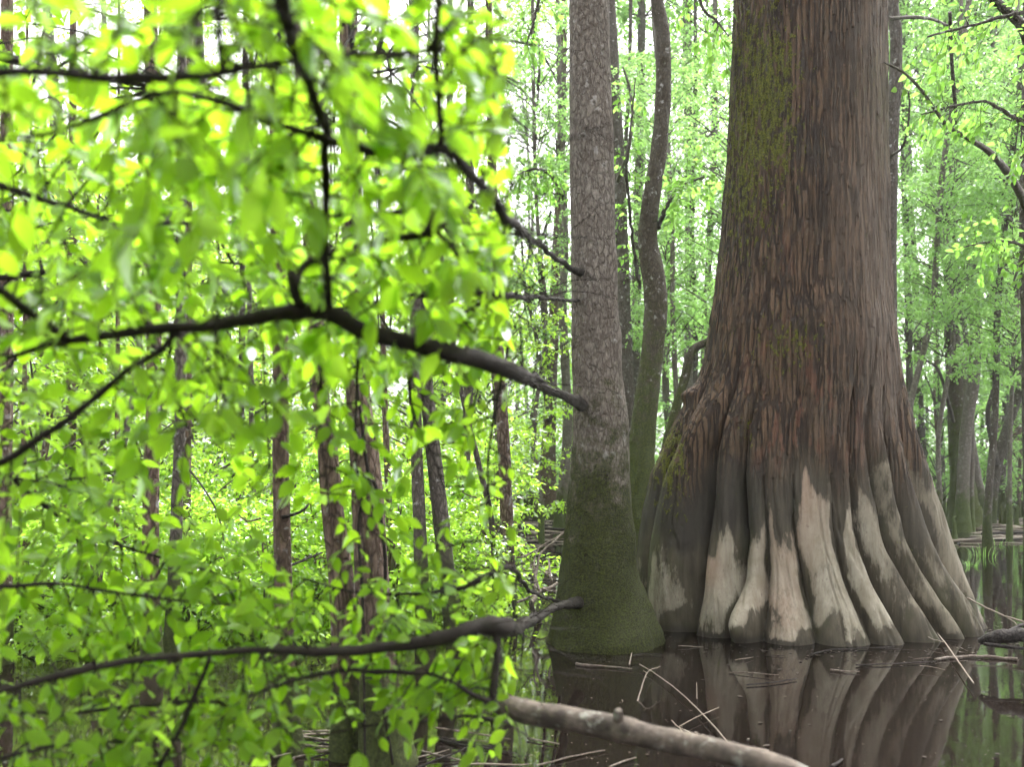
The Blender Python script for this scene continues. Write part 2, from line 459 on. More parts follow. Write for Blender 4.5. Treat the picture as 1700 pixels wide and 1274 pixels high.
def build_cypress():
    D = 9.2; S = F / D; X0 = (1337 - CX) / S
    ys = np.array([-1400, 0, 200, 400, 500, 600, 650, 700, 750, 800, 850, 900, 950, 1000, 1035, 1090], float)
    hw = np.array([96, 118, 123, 132, 139, 154, 168, 188, 206, 224, 240, 252, 263, 272, 278, 284], float)
    cx = np.array([1346, 1342, 1338, 1333, 1329, 1326, 1320, 1309, 1305, 1304, 1307, 1312, 1321, 1332, 1339, 1342], float)
    zt = CH - (ys - HY) / S
    o = np.argsort(zt)
    th = np.concatenate([np.linspace(-180, -108, 40, endpoint=False), np.linspace(-108, 108, 430), np.linspace(108, 180, 41)[1:-1]])
    zz = np.concatenate([np.linspace(-0.30, 2.4, 250, endpoint=False), np.linspace(2.4, 6.6, 360, endpoint=False), np.linspace(6.6, 13.5, 60)])
    TH, ZZ = np.meshgrid(np.radians(th), zz)
    nt, nz = len(th), len(zz)
    R = np.interp(zz, zt[o], hw[o] / S)
    R = np.convolve(np.pad(R, 6, 'edge'), np.ones(13) / 13, 'valid')
    C = np.interp(zz, zt[o], (cx[o] - CX) / S)
    C = np.convolve(np.pad(C, 8, 'edge'), np.ones(17) / 17, 'valid')
    rat = 0.80 + 0.17 * sstep(0.6, 2.4, zz)
    rx, ry = R[:, None], (R * rat)[:, None]
    base = rx * ry / np.sqrt((ry * np.sin(TH)) ** 2 + (rx * np.cos(TH)) ** 2)
    rf = np.interp(zz, (-.3, 0, .25, .5, 1.0, 1.6, 2.3, 3.0, 3.8), (1.36, 1.30, 1.20, 1.10, .985, .925, .89, .875, .86))
    rf = np.convolve(np.pad(rf, 8, 'edge'), np.ones(17) / 17, 'valid')
    wf_ = sstep(3.4, 2.2, zz)[:, None] * (np.clip(np.cos(TH * np.where(TH < 0, 1.30, 1.45)), 0, 1) * (np.abs(np.degrees(TH)) < 69)) ** 0.9
    base = base * (1 - wf_) + np.minimum(base, rf[:, None]) * wf_
    #            theta at z=0, 0.9, 2.3 , depth factor, top of the fold
    ridges = [(-178, -178, -178, .8, 1.9), (-155, -156, -156, .8, 1.9), (-132, -132, -133, .8, 1.9), (-118, -118, -116, .8, 2.0),
              (-98, -96, -90, 1.4, 2.8), (-77, -72, -62, 1.7, 2.9), (-55, -47, -44, 2.0, 2.7), (-41, -32, -31, 2.2, 2.2),
              (-25, -22, -23, 1.5, 1.75), (-1, -3, -4, 1.5, 1.45), (17, 14, 12, 1.5, 1.9),
              (38, 29, 25, 2.0, 3.0), (50, 41, 36, 2.0, 2.9), (62, 53, 47, 1.8, 2.8), (80, 74, 62, 1.6, 2.8), (102, 98, 92, .8, 2.0), (122, 122, 122, .8, 1.9), (148, 148, 148, .8, 1.9)]
    wid = np.array([1, 1, 1, 1, 1, 1.1, .9, .75, 1.35, 1.5, .85, 1.35, .9, .8, 1.0, 1, 1, 1])
    wid = np.concatenate([wid[-1:], wid, wid[:1]])
    #        top and strength of the bare pale wood on each lobe
    ztop = np.array([.6, .5, .7, .5, .6, .42, .85, .72, .95, 1.15, .95, 1.35, 1.6, .95, 1.45, .8, .6, .6])
    plev = np.array([.8, .8, .8, .8, .35, .85, .97, 1.1, 1.1, 1.08, 1.0, .78, .72, .80, .72, .7, .8, .8])
    ztop = np.concatenate([ztop[-1:], ztop, ztop[:1]]); plev = np.concatenate([plev[-1:], plev, plev[:1]])
    ra = np.array([[np.interp(z, (0, .9, 2.3), r[:3]) for r in ridges] for z in zz])          # nz x nr
    ra = np.concatenate([ra[:, -1:] - 360, ra, ra[:, :1] + 360], 1)
    dep = np.array([r[3] for r in ridges]); dep = np.concatenate([dep[-1:], dep, dep[:1]])
    top = np.array([r[4] for r in ridges]); top = np.concatenate([top[-1:], top, top[:1]])
    # the folds wander a little on the way down
    wob = np.degrees(0.030 * fbm(np.repeat(zz[:, None], ra.shape[1], 1) * 1.3, np.arange(ra.shape[1])[None, :] * 7.3 + 0 * zz[:, None], 0 * ra, 3, 21))
    ra = ra + wob * 1.4
    tw = np.degrees(TH) + 1.6 * fbm(np.sin(TH) * 5, np.cos(TH) * 5, ZZ * 1.6, 3, 4)
    mid = ra[:, :-1] + (ra[:, 1:] - ra[:, :-1]) * (wid[:-1] / (wid[:-1] + wid[1:]))[None, :]
    idx = np.zeros_like(tw, int)
    for kk in range(mid.shape[1]): idx += (tw > mid[:, kk][:, None])
    rr = np.take_along_axis(ra, idx, 1)
    lo = np.take_along_axis(np.concatenate([mid[:, :1] - 30, mid], 1), idx, 1)
    hi = np.take_along_axis(np.concatenate([mid, mid[:, -1:] + 30], 1), idx, 1)
    half = np.where(tw < rr, rr - lo, hi - rr)
    t = np.clip(np.abs(tw - rr) / np.maximum(half, 0.5), 0, 1)
    g = np.sqrt(np.maximum(1 - (0.985 * t) ** (1.7 + 0.9 * hash3(idx, 0 * idx, 0 * idx, 8)), 0))
    fade = sstep(0, 1, np.clip((top[idx] - ZZ) / 1.25, 0, 1))
    fade = 0.05 * sstep(4.5, 2, ZZ) + 0.95 * fade
    fade *= 0.80 + 0.2 * sstep(-0.1, 0.5, ZZ)
    depth = dep[idx] * fade * np.radians(np.minimum(half, 9.5)) * base * 0.95
    r = base - depth * (1 - g) + 0.02 * depth
    # the toe that bulges forward beside the tupelo
    toe = np.exp(-((np.degrees(TH) + 41) / 6.5) ** 2) * np.exp(-((ZZ - 0.18) / 0.22) ** 2)
    r += 0.24 * toe
    r += 0.06 * np.exp(-((np.degrees(TH) + 25) / 9) ** 2) * np.exp(-((ZZ - 0.05) / 0.35) ** 2)
    # burl high on the left flank
    bz = CH - (655 - HY) / S
    r += 0.12 * np.exp(-((np.degrees(TH) + 88) / 7) ** 2) * np.exp(-((ZZ - bz) / 0.085) ** 2)
    cyl = lambda s, zs: (np.sin(TH) * s, np.cos(TH) * s, ZZ * zs)
    rid = np.abs(fbm(np.sin(TH) * 9, np.cos(TH) * 9, ZZ * 0.9, 3, 35))
    r -= 0.02 * sstep(0.10, 0.0, rid) * sstep(2.2, 0.8, ZZ)
    knot = np.clip(fbm(*cyl(5, 3.2), 3, 37) - 0.28, 0, 1)
    r += 0.05 * knot * sstep(2.4, 1.2, ZZ)
    r += 0.026 * fbm(*cyl(2.2, 0.9), 4, 31) * base
    r += 0.014 * fbm(*cyl(7, 1.6), 4, 33) * (1 - 0.6 * sstep(1.9, 1.0, ZZ))
    # shaggy strips of bark
    upz = sstep(0.9, 1.7, ZZ + 0.25 * fbm(*cyl(4, 1.5), 3, 41))
    arc = TH * 0.80
    rel, flk = 0, 0
    for (wd, ln, amp, sd_) in ((0.034, 0.50, 0.011, 51), (0.020, 0.24, 0.007, 61)):
        u = arc / wd + 0.9 * fbm(np.sin(TH) * 3, np.cos(TH) * 3, ZZ * 1.5, 3, sd_)
        ci = np.floor(u); uf = u - ci
        off = hash3(ci, 0 * ci, 0 * ci, sd_)
        w = ZZ / (ln * (0.6 + 0.8 * hash3(ci, 0 * ci + 3, 0 * ci, sd_))) + off * 9
        wi = np.floor(w); wf = w - wi
        hgt = hash3(ci, wi, 0 * ci, sd_ + 1)
        prof = np.clip(np.minimum(uf, 1 - uf) * 4.5, 0, 1) ** 0.6
        rel = rel + amp * prof * (0.35 + 0.65 * hgt + 0.55 * (1 - wf) * (hgt > 0.45))
        flk = flk + 0.5 * (hgt > 0.72) * prof
    r = r + rel * upz * sstep(14, 5, ZZ * 0 + 4)
    x = X0 * 0 + C[:, None] + r * np.sin(TH)
    y = D - r * np.cos(TH)
    # gentle lean kept in the centre line
    v = np.stack([x, y, ZZ], -1).reshape(-1, 3)
    i = np.arange(nz - 1)[:, None] * nt; j = np.arange(nt)[None, :]; jn = (j + 1) % nt
    q = np.stack([i + j, i + jn, i + nt + jn, i + nt + j], -1).reshape(-1, 4)
    px, py = proj(v)
    wx = 9 * fbm(v[:, 0] * 6, v[:, 1] * 6, v[:, 2] * 2.5, 4, 71); wy = 22 * fbm(v[:, 0] * 7, v[:, 1] * 7, v[:, 2] * 2, 4, 73)
    front = (np.abs(np.degrees(TH)) < 100).reshape(-1)
    tf, zf, ii = t.reshape(-1), v[:, 2], idx.reshape(-1)
    e1 = fbm(v[:, 0] * 9, v[:, 1] * 9, zf * 1.1, 4, 71); e2 = fbm(v[:, 0] * 5, v[:, 1] * 5, zf * 2.2, 4, 73); e3 = fbm(v[:, 0] * 6, v[:, 1] * 6, zf * 2, 3, 75)
    e4 = fbm(v[:, 0] * 3.1, v[:, 1] * 3.1, zf * 1.7, 4, 79); e5 = fbm(v[:, 0] * 16, v[:, 1] * 16, zf * .8, 3, 83)
    pale = sstep(.34, -.16, zf - ztop[ii] * .98 + .8 * e1 + .25 * e5) * sstep(1.0, .58, tf + .6 * e2) * sstep(.04, .24, zf + .5 * e3 - .01)
    pale *= plev[ii] * (1 - .35 * sstep(.16, .34, e4)) * (1 - .5 * sstep(-.02, .25, e4) * (ii > 11))
    back = ~front
    bn = fbm(v[:, 0] * 2.5, v[:, 1] * 2.5, v[:, 2] * 0.9, 3, 77)
    pale = np.where(back, 0.8 * (bn > 0.12) * (v[:, 2] < 0.8), pale)
    pg = pale.reshape(nz, nt)
    for _ in range(2):
        pg = sum(np.roll(pg, s_, 1) for s_ in (-1, 0, 1)) / 3
        pg = sum(np.roll(pg, s_, 0) for s_ in (-2, -1, 0, 1, 2)) / 5
    pale = pg.reshape(-1)
    pale *= sstep(0.0, 0.07, v[:, 2])
    zn = v[:, 2] + 0.55 * fbm(v[:, 0] * 3, v[:, 1] * 3, v[:, 2] * 0.7, 4, 81)
    basem = sstep(1.75, 1.15, zn)
    stain = np.maximum(sstep(0.68, 0.95, zn), sstep(0.10, 0.02, v[:, 2]) * 0.9)
    thd = np.degrees(TH).reshape(-1)
    stain *= 0.35 + 0.42 * sstep(-18, -34, thd + 10 * fbm(v[:, 0] * 3, v[:, 1] * 3, v[:, 2] * 2, 3, 85))
    mn = fbm(v[:, 0] * 1.6, v[:, 1] * 1.6, v[:, 2] * 0.8, 4, 91)
    sft = lambda cx_, cy_, sx_, sy_: np.exp(-((px - cx_) / sx_) ** 2 - ((py - cy_) / sy_) ** 2)
    moss = 0.60 * sft(1240, 80, 62, 300) + 0.50 * sft(1305, 120, 50, 220) + 0.66 * sft(1320, 575, 75, 70) + 0.5 * sft(1240, 715, 22, 60)
    moss += 0.22 * sft(1220, 330, 40, 260) + 0.22 * sft(1200, 560, 30, 120) + 0.95 * sft(1110, 770, 40, 120) + 0.25 * sft(1230, 350, 40, 150) + 0.25 * sft(1290, 330, 40, 150) + .3 * sft(1500, 900, 30, 120)
    moss = moss * front + 0.35 * back + 0.28 * mn - 0.05
    grey = 1.0 * sft(1458, 300, 36, 460) + 0.28 * sft(1395, 400, 20, 260) + 0.3 * sft(1470, 640, 20, 80)
    red = 0.8 * sft(1330, 700, 120, 140) + 0.5 * sft(1310, 860, 40, 120) + .5 * sft(1290, 1020, 40, 50) + .4 * sft(1280, 350, 60, 250) + 0.9 * sft(1175, 940, 22, 40)
    me = mesh_np('trunk', v - np.array((C[0], D, 0)), q, None, M['cypress'], True,
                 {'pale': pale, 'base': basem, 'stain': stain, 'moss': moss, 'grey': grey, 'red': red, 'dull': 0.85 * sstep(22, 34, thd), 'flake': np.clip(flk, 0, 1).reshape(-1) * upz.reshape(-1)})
    t_ = thing('cypress_tree', (C[0], D, 0), 'huge brown cypress with fluted flaring base standing in dark water', 'tree')
    link('trunk', me, t_)
    return t_
cypress = build_cypress()

# ------------------------------------------------------------------ trunks traced as tapering columns
def trunk_mesh(pts, d, mat, ns=24, step=0.06, up=None, rough=0.12, rs=6, lean=0.0, flute=0.0, seed=1):
    """pts: rows (px, py, width px). Continues down to the water and up past the frame."""
    rows = []
    for (px, py, w) in pts:
        p = P(px, py, d); rows.append((*p, w * 0.5 / F * d))
    rows.sort(key=lambda r: r[2])
    a, b = rows[0], rows[1]
    if a[2] > -0.25:
        rows.insert(0, (a[0] + (a[0] - b[0]) * 0.2, a[1], -0.3, a[3] * (1.0 if a[2] < 0.1 else 1.25)))
    if up:
        a, b = rows[-1], rows[-2]
        s = (a[0] - b[0]) / max(a[2] - b[2], 0.1)
        n = 3
        for k in range(1, n + 1):
            dz = (up - a[2]) * k / n
            rows.append((a[0] + s * dz * 0.6, a[1], a[2] + dz, a[3] * (1 - 0.6 * k / n)))
    rows = np.array(rows)
    L = rows[-1, 2] - rows[0, 2]
    sp = spline(rows, max(10, int(L / step)))
    v, q, t = tube_np(sp[:, :3], np.maximum(sp[:, 3], 0.004), ns, True, rough, rs, seed)
    if flute > 0:
        c = np.repeat(sp[:, :3], ns, 0); rad = v[:len(c)] - c
        an = np.arctan2(rad[:, 1], rad[:, 0])
        k_ = 1 + flute * np.exp(-c[:, 2] / 0.5) * (0.6 * np.sin(an * 5 + seed) + 0.4 * np.sin(an * 8 + seed * 2))
        v[:len(c)] = c + rad * k_[:, None]
    o = np.array((sp[0, 0], d, 0.0))
    return o, mesh_np('trunk', v - o, q, t, mat)

def tree(name, pts, d, mat, label, group=None, up=None, **kw):
    o, me = trunk_mesh(pts, d, mat, up=up, **kw)
    t = thing(name, o, label, 'tree', group)
    link('trunk', me, t)
    return t

def limb(parent, pts, mat, ns=7, name='limb', rough=0.2, rs=18, tip=True):
    """pts rows (px, py, width px, depth)."""
    rows = np.array([(*P(a, b, d), w * 0.5 / F * d) for (a, b, w, d) in pts])
    L = np.linalg.norm(np.diff(rows[:, :3], axis=0), axis=1).sum()
    sp = spline(rows, max(8, int(L / 0.03)) if L < 4 else 90)
    v, q, t = tube_np(sp[:, :3], np.maximum(sp[:, 3], 0.0012), ns, True, rough, rs, random.randint(0, 999))
    off = np.array(parent.location)
    me = mesh_np(name, v - off, q, t, mat)
    link(name, me, parent)
    return sp

tupelo = tree('tupelo_tree', [(978, 0, 66), (979, 100, 68), (981, 200, 72), (983, 300, 74), (985, 400, 75), (988, 500, 77), (991, 600, 83), (996, 700, 92), (996, 800, 103),
              (995, 850, 110), (994, 900, 120), (994, 950, 132), (996, 1000, 152), (1000, 1035, 174), (1003, 1066, 194)], 8.1, M['tupelo'],
              'grey scaly trunk with green mossy flared base, left of the huge fluted tree', up=12, ns=150, step=0.016, rough=0.10, rs=5, flute=0.05)

scurve = tree('tupelo_tree', [(1091, 0, 22), (1100, 60, 24), (1101, 150, 26), (1094, 250, 27), (1081, 330, 29), (1075, 400, 33), (1085, 460, 38), (1089, 520, 38), (1081, 600, 38), (1069, 700, 42), (1062, 780, 50), (1057, 860, 62), (1054, 930, 80)], 14,
              M['bark_moss'], 'wavy S-curved mossy trunk between the grey trunk and the huge fluted tree', up=14, ns=32, step=0.04)
t = tree('swamp_tree', [(1012, 0, 20), (1020, 150, 20), (1028, 300, 22), (1033, 450, 24), (1038, 600, 26), (1042, 760, 30), (1044, 880, 44)], 19, M['bark_grey'], 'dark straight trunk half hidden right behind the grey scaly trunk', up=16)
t3 = tree('swamp_tree', [(1066, 0, 13), (1063, 150, 14), (1060, 300, 14), (1057, 450, 15), (1055, 600, 16), (1052, 860, 24)], 27, M['bark_grey'], 'thin pale trunk just left of the S-curved trunk', up=22)
t4 = tree('swamp_tree', [(927, 60, 8), (930, 200, 9), (936, 300, 10), (938, 420, 12), (934, 500, 14), (938, 600, 15), (942, 700, 16), (940, 780, 22), (936, 868, 36)], 25, M['bark_pale'], 'pale bent trunk with green foot peeking out left of the grey scaly trunk', up=20)
t5 = tree('swamp_tree', [(930, 300, 16), (926, 400, 17), (920, 520, 18), (915, 640, 20), (910, 760, 26), (905, 862, 44)], 30, M['bark_brown'], 'reddish brown trunk behind the dead branch tangle at the water', up=22)
t6 = tree('swamp_tree', [(1190, 565, 12), (1165, 572, 13), (1148, 585, 14), (1136, 630, 15), (1122, 680, 16), (1108, 740, 18), (1098, 840, 30)], 15.5, M['bark_moss'], 'leaning crooked mossy trunk that bends behind the huge fluted tree')
t7 = tree('swamp_tree', [(1140, 0, 14), (1143, 200, 15), (1145, 400, 17), (1146, 560, 20), (1148, 860, 32)], 29, M['bark_pale'], 'straight pale trunk in the gap left of the huge fluted tree', up=22)
t8 = tree('swamp_tree', [(1481, 0, 19), (1488, 70, 20), (1485, 160, 20), (1480, 260, 21), (1477, 400, 22), (1477, 500, 22), (1480, 600, 23), (1484, 760, 28), (1488, 900, 44)], 15, M['bark_grey'], 'spotted grey trunk rising close along the right edge of the huge trunk', up=14)
t9 = tree('swamp_tree', [(1572, 30, 12), (1576, 200, 15), (1577, 330, 17), (1578, 450, 20), (1580, 550, 23), (1585, 640, 26), (1590, 720, 30), (1597, 800, 38), (1602, 850, 52), (1606, 876, 70)], 26, M['bark_moss'], 'dark mossy trunk with swollen foot standing in water at right', up=22)
t10 = tree('swamp_tree', [(1530, 180, 8), (1542, 280, 11), (1550, 350, 12), (1570, 430, 13), (1580, 520, 14), (1598, 620, 15), (1608, 720, 18), (1618, 800, 24), (1628, 866, 40)], 28, M['bark_pale'], 'pale bowed trunk leaning beside the dark swollen-footed trunk', up=16)
t11 = tree('swamp_tree', [(1508, 200, 8), (1513, 350, 9), (1520, 480, 11), (1524, 600, 12), (1528, 700, 13), (1533, 780, 15), (1536, 852, 24)], 34, M['bark_grey'], 'slim dark trunk just right of the flaring roots', up=22)
t12 = tree('swamp_tree', [(1703, 300, 17), (1702, 420, 18), (1705, 560, 18), (1708, 700, 20), (1711, 850, 22), (1714, 1000, 30)], 11, M['bark_grey'], 'trunk cut by the right edge of the picture with arching limbs', up=9)
limb(t12, [(1704, 345, 15, 11), (1692, 318, 13, 10.6), (1668, 280, 12, 10.0), (1640, 250, 10, 9.4), (1605, 228, 8, 9.0), (1570, 205, 6, 8.8), (1530, 150, 5, 8.6), (1500, 120, 4, 8.5), (1468, 103, 2.5, 8.4)], M['bark_pale'])
limb(t12, [(1720, 130, 20, 9.5), (1700, 50, 17, 9.2), (1672, 18, 15, 9), (1640, -10, 12, 8.8), (1590, -60, 8, 8.6)], M['bark_grey'])
t13 = tree('swamp_tree', [(1704, 600, 13), (1690, 660, 14), (1672, 710, 15), (1658, 760, 17), (1646, 820, 20), (1638, 872, 32)], 27, M['bark_grey'], 'leaning forked trunk low at the right edge')
t14 = tree('swamp_tree', [(1676, 380, 22), (1678, 560, 26), (1682, 720, 34), (1686, 800, 46), (1690, 846, 70)], 40, M['bark_brown'], 'broad dark far trunk at the right edge behind leaves', up=26)
t15 = tree('swamp_tree', [(1648, 450, 12), (1650, 600, 14), (1655, 760, 20), (1658, 848, 34)], 39, M['bark_brown'], 'slim far trunk behind the leaning forked trunk', up=26)
t16 = tree('swamp_tree', [(1553, 450, 7), (1556, 600, 8), (1560, 700, 10), (1562, 850, 18)], 36, M['bark_pale'], 'thin pale stem left of the dark swollen-footed trunk', up=18)
# long thin hanging stems upper right
limb(t9, [(1577, 20, 6, 12), (1580, 100, 6, 12.5), (1586, 180, 6, 13), (1587, 205, 4, 13.4)], M['bark_grey'])
limb(t9, [(1583, 700, 6, 25.6), (1560, 620, 5, 24), (1540, 600, 4, 23), (1500, 585, 3, 22)], M['bark_grey'])
limb(t8, [(1480, 30, 6, 14.6), (1520, 28, 6, 13.6), (1550, 32, 5, 13), (1573, 42, 4, 12.6)], M['bark_grey'])
limb(t8, [(1478, 260, 6, 14.8), (1500, 240, 4, 14), (1510, 180, 3, 13.5), (1505, 130, 3, 13.2)], M['bark_grey'])
limb(t3, [(1056, 500, 5, 26.6), (1044, 520, 5, 25), (1030, 580, 4, 24)], M['bark_grey'])
limb(t, [(1026, 300, 8, 18.8), (1040, 260, 7, 17.6), (1050, 200, 6, 17), (1046, 150, 5, 16.8), (1034, 110, 3, 16.6)], M['bark_pale'])
limb(t5, [(912, 700, 8, 29.6), (890, 560, 7, 28), (872, 480, 6, 27), (866, 400, 4, 26.6)], M['bark_grey'])
limb(t5, [(914, 660, 9, 29.6), (895, 430, 6, 28.6), (905, 380, 5, 28.4), (915, 350, 4, 28.2)], M['bark_grey'])
limb(t13, [(1655, 770, 10, 26.9), (1640, 690, 8, 26), (1648, 640, 6, 25.6), (1630, 560, 4, 25)], M['bark_grey'])

# left-hand trunks
l1 = tree('swamp_tree', [(455, -200, 20), (460, 300, 23), (466, 640, 25), (466, 760, 27), (469, 900, 29), (471, 1000, 31), (473, 1120, 36), (477, 1210, 48), (480, 1274, 66)], 4.9, M['bark_brown'], 'straight dark brown trunk with mossy foot, leftmost of three strong trunks behind leaves', up=6, ns=40, step=0.025)
l2 = tree('swamp_tree', [(490, -200, 20), (510, 300, 24), (531, 640, 28), (543, 740, 32), (554, 860, 38), (566, 960, 42), (572, 1060, 44), (574, 1160, 48), (574, 1274, 60)], 4.8, M['bark_brown'], 'dark leaning trunk with mossy foot, middle of three strong trunks behind leaves', up=6, ns=44, step=0.025)
l3 = tree('swamp_tree', [(575, -200, 28), (583, 300, 34), (594, 640, 40), (604, 740, 48), (611, 840, 52), (616, 940, 54), (622, 1040, 58), (630, 1140, 68), (640, 1230, 88), (644, 1274, 106)], 4.7, M['bark_brown'], 'thickest vine-clad brown trunk, rightmost of three strong trunks behind leaves', up=6, ns=48, step=0.025)
limb(l3, [(652, 1270, 5, 4.55), (628, 1100, 5, 4.5), (640, 950, 6, 4.52), (630, 860, 7, 4.52), (612, 790, 6, 4.5), (600, 700, 5, 4.5), (590, 600, 4, 4.52), (585, 300, 4, 4.55)], M['bough'], name='vine')
limb(l3, [(606, 1270, 4, 4.5), (602, 1000, 5, 4.5), (596, 860, 5, 4.52), (620, 800, 6, 4.55), (636, 890, 5, 4.53), (640, 980, 4, 4.52)], M['bough'], name='vine')
l4 = tree('swamp_tree', [(250, 0, 20), (256, 640, 24), (252, 760, 25), (250, 900, 27), (250, 1000, 30), (252, 1080, 36), (254, 1120, 44)], 6.9, M['bark_brown'], 'dark spotted trunk beside a paler one at far left', up=8, ns=36, step=0.03)
l5 = tree('swamp_tree', [(302, 0, 14), (300, 640, 18), (296, 780, 18), (292, 900, 20), (287, 1000, 22), (284, 1090, 30)], 7.4, M['bark_grey'], 'pale lichen-spotted trunk next to the dark spotted one', up=8, ns=32, step=0.03)
l6 = tree('swamp_tree', [(315, 0, 12), (310, 640, 15), (309, 780, 16), (308, 900, 17), (306, 1000, 19), (304, 1060, 26)], 8.4, M['bark_brown'], 'slim brown trunk behind the pale lichen-spotted one', up=9, ns=28)
l7 = tree('swamp_tree', [(688, 0, 14), (690, 640, 18), (692, 760, 20), (697, 880, 22), (702, 1000, 26), (706, 1080, 36)], 7.8, M['bark_grey'], 'slim grey trunk, left of the leaning pair by the middle of the picture', up=9, ns=28)
l8 = tree('swamp_tree', [(690, 200, 16), (705, 600, 22), (714, 700, 24), (725, 800, 26), (736, 900, 28), (748, 1000, 32), (760, 1070, 40)], 7.9, M['bark_grey'], 'grey-green trunk leaning left near the middle of the picture', up=9, ns=32)
l9 = tree('swamp_tree', [(815, 200, 14), (828, 600, 18), (834, 700, 20), (839, 800, 21), (842, 900, 22), (845, 1040, 30)], 9.0, M['bark_brown'], 'dark trunk rising at the middle of the picture behind leaves', up=9, ns=28)
l10 = tree('swamp_tree', [(12, 0, 18), (10, 640, 22), (8, 760, 22), (6, 900, 24), (4, 1090, 34)], 7.2, M['bark_brown'], 'dark trunk at the left edge of the picture', up=9, ns=28)
l11 = tree('sapling', [(232, 560, 8), (222, 650, 9), (205, 740, 10), (188, 810, 10), (170, 880, 11), (155, 960, 11), (148, 1060, 14)], 8.0, M['bark_pale'], 'thin pale leaning sapling among leaves at far left', up=6.0, ns=14)
l12 = tree('sapling', [(195, 700, 8), (194, 850, 9), (192, 960, 10), (188, 1060, 14)], 9.0, M['bark_brown'], 'slim upright stem right of the pale leaning sapling', up=6.5, ns=14)
l13 = tree('sapling', [(40, 700, 8), (38, 850, 9), (34, 960, 11), (22, 1060, 15)], 8.6, M['bark_brown'], 'slim curved stem near the left edge', up=6.5, ns=14)
l14 = tree('sapling', [(402, 560, 10), (400, 700, 11), (398, 850, 13), (398, 1000, 18)], 11.0, M['bark_grey'], 'slim grey stem left of the three strong trunks, nearer them', up=9, ns=16)
l15 = tree('sapling', [(415, 560, 9), (418, 700, 10), (420, 850, 12), (424, 1000, 16)], 11.6, M['bark_pale'], 'slim pale stem just left of the straight dark trunk', up=9, ns=16)
l16 = tree('sapling', [(636, 560, 8), (640, 700, 10), (646, 850, 12), (652, 1000, 18)], 9.5, M['bark_brown'], 'thin brown stem right beside the vine-clad trunk', up=8, ns=16)
l17 = tree('sapling', [(760, 620, 8), (792, 760, 9), (815, 860, 10), (824, 980, 12), (830, 1060, 16)], 8.6, M['bark_grey'], 'thin stem leaning left beside the dark middle trunk', up=6, ns=14)
l18 = tree('swamp_tree', [(780, 300, 14), (778, 640, 16), (772, 800, 18), (780, 940, 22), (784, 1000, 30)], 10.8, M['bark_grey'], 'grey trunk between the leaning pair and the dark middle trunk', up=11, ns=24)
l19 = tree('swamp_tree', [(120, 400, 14), (118, 700, 16), (112, 860, 18), (110, 1000, 26)], 10.7, M['bark_brown'], 'brown trunk between the left edge trunk and the leaning sapling', up=11, ns=24)
limb(l5, [(296, 760, 5, 7.35), (330, 800, 3, 7), (360, 850, 3, 6.8), (372, 900, 2, 6.7)], M['bough'])
limb(l1, [(468, 860, 6, 4.85), (500, 850, 5, 4.9), (520, 830, 4, 5), (536, 826, 3, 5.1)], M['bough'])
limb(l1, [(470, 945, 5, 4.85), (505, 930, 4, 5.1), (535, 918, 3, 5.3)], M['bough'])

# ------------------------------------------------------------------ leaves for the forest
def leaf_quads(pos, nrm, dirv, L, W):
    """folded rhombus leaves: 4 verts, 2 tris each."""
    n = len(pos)
    side = np.cross(nrm, dirv); side /= np.maximum(np.linalg.norm(side, axis=1, keepdims=True), 1e-6)
    up = np.cross(dirv, side)
    L = L[:, None]; W = W[:, None]
    a = pos; c = pos + dirv * L - up * L * 0.10
    b = pos + dirv * L * 0.45 + side * W * 0.5 + up * W * 0.22
    d = pos + dirv * L * 0.45 - side * W * 0.5 + up * W * 0.22
    v = np.stack([a, b, c, d], 1).reshape(-1, 3)
    k = np.arange(n)[:, None] * 4
    t = np.concatenate([k + np.array([[0, 1, 2]]), k + np.array([[0, 2, 3]])], 0)
    return v, t

def rand_unit(n):
    v = rng.normal(size=(n, 3)); return v / np.linalg.norm(v, axis=1, keepdims=True)

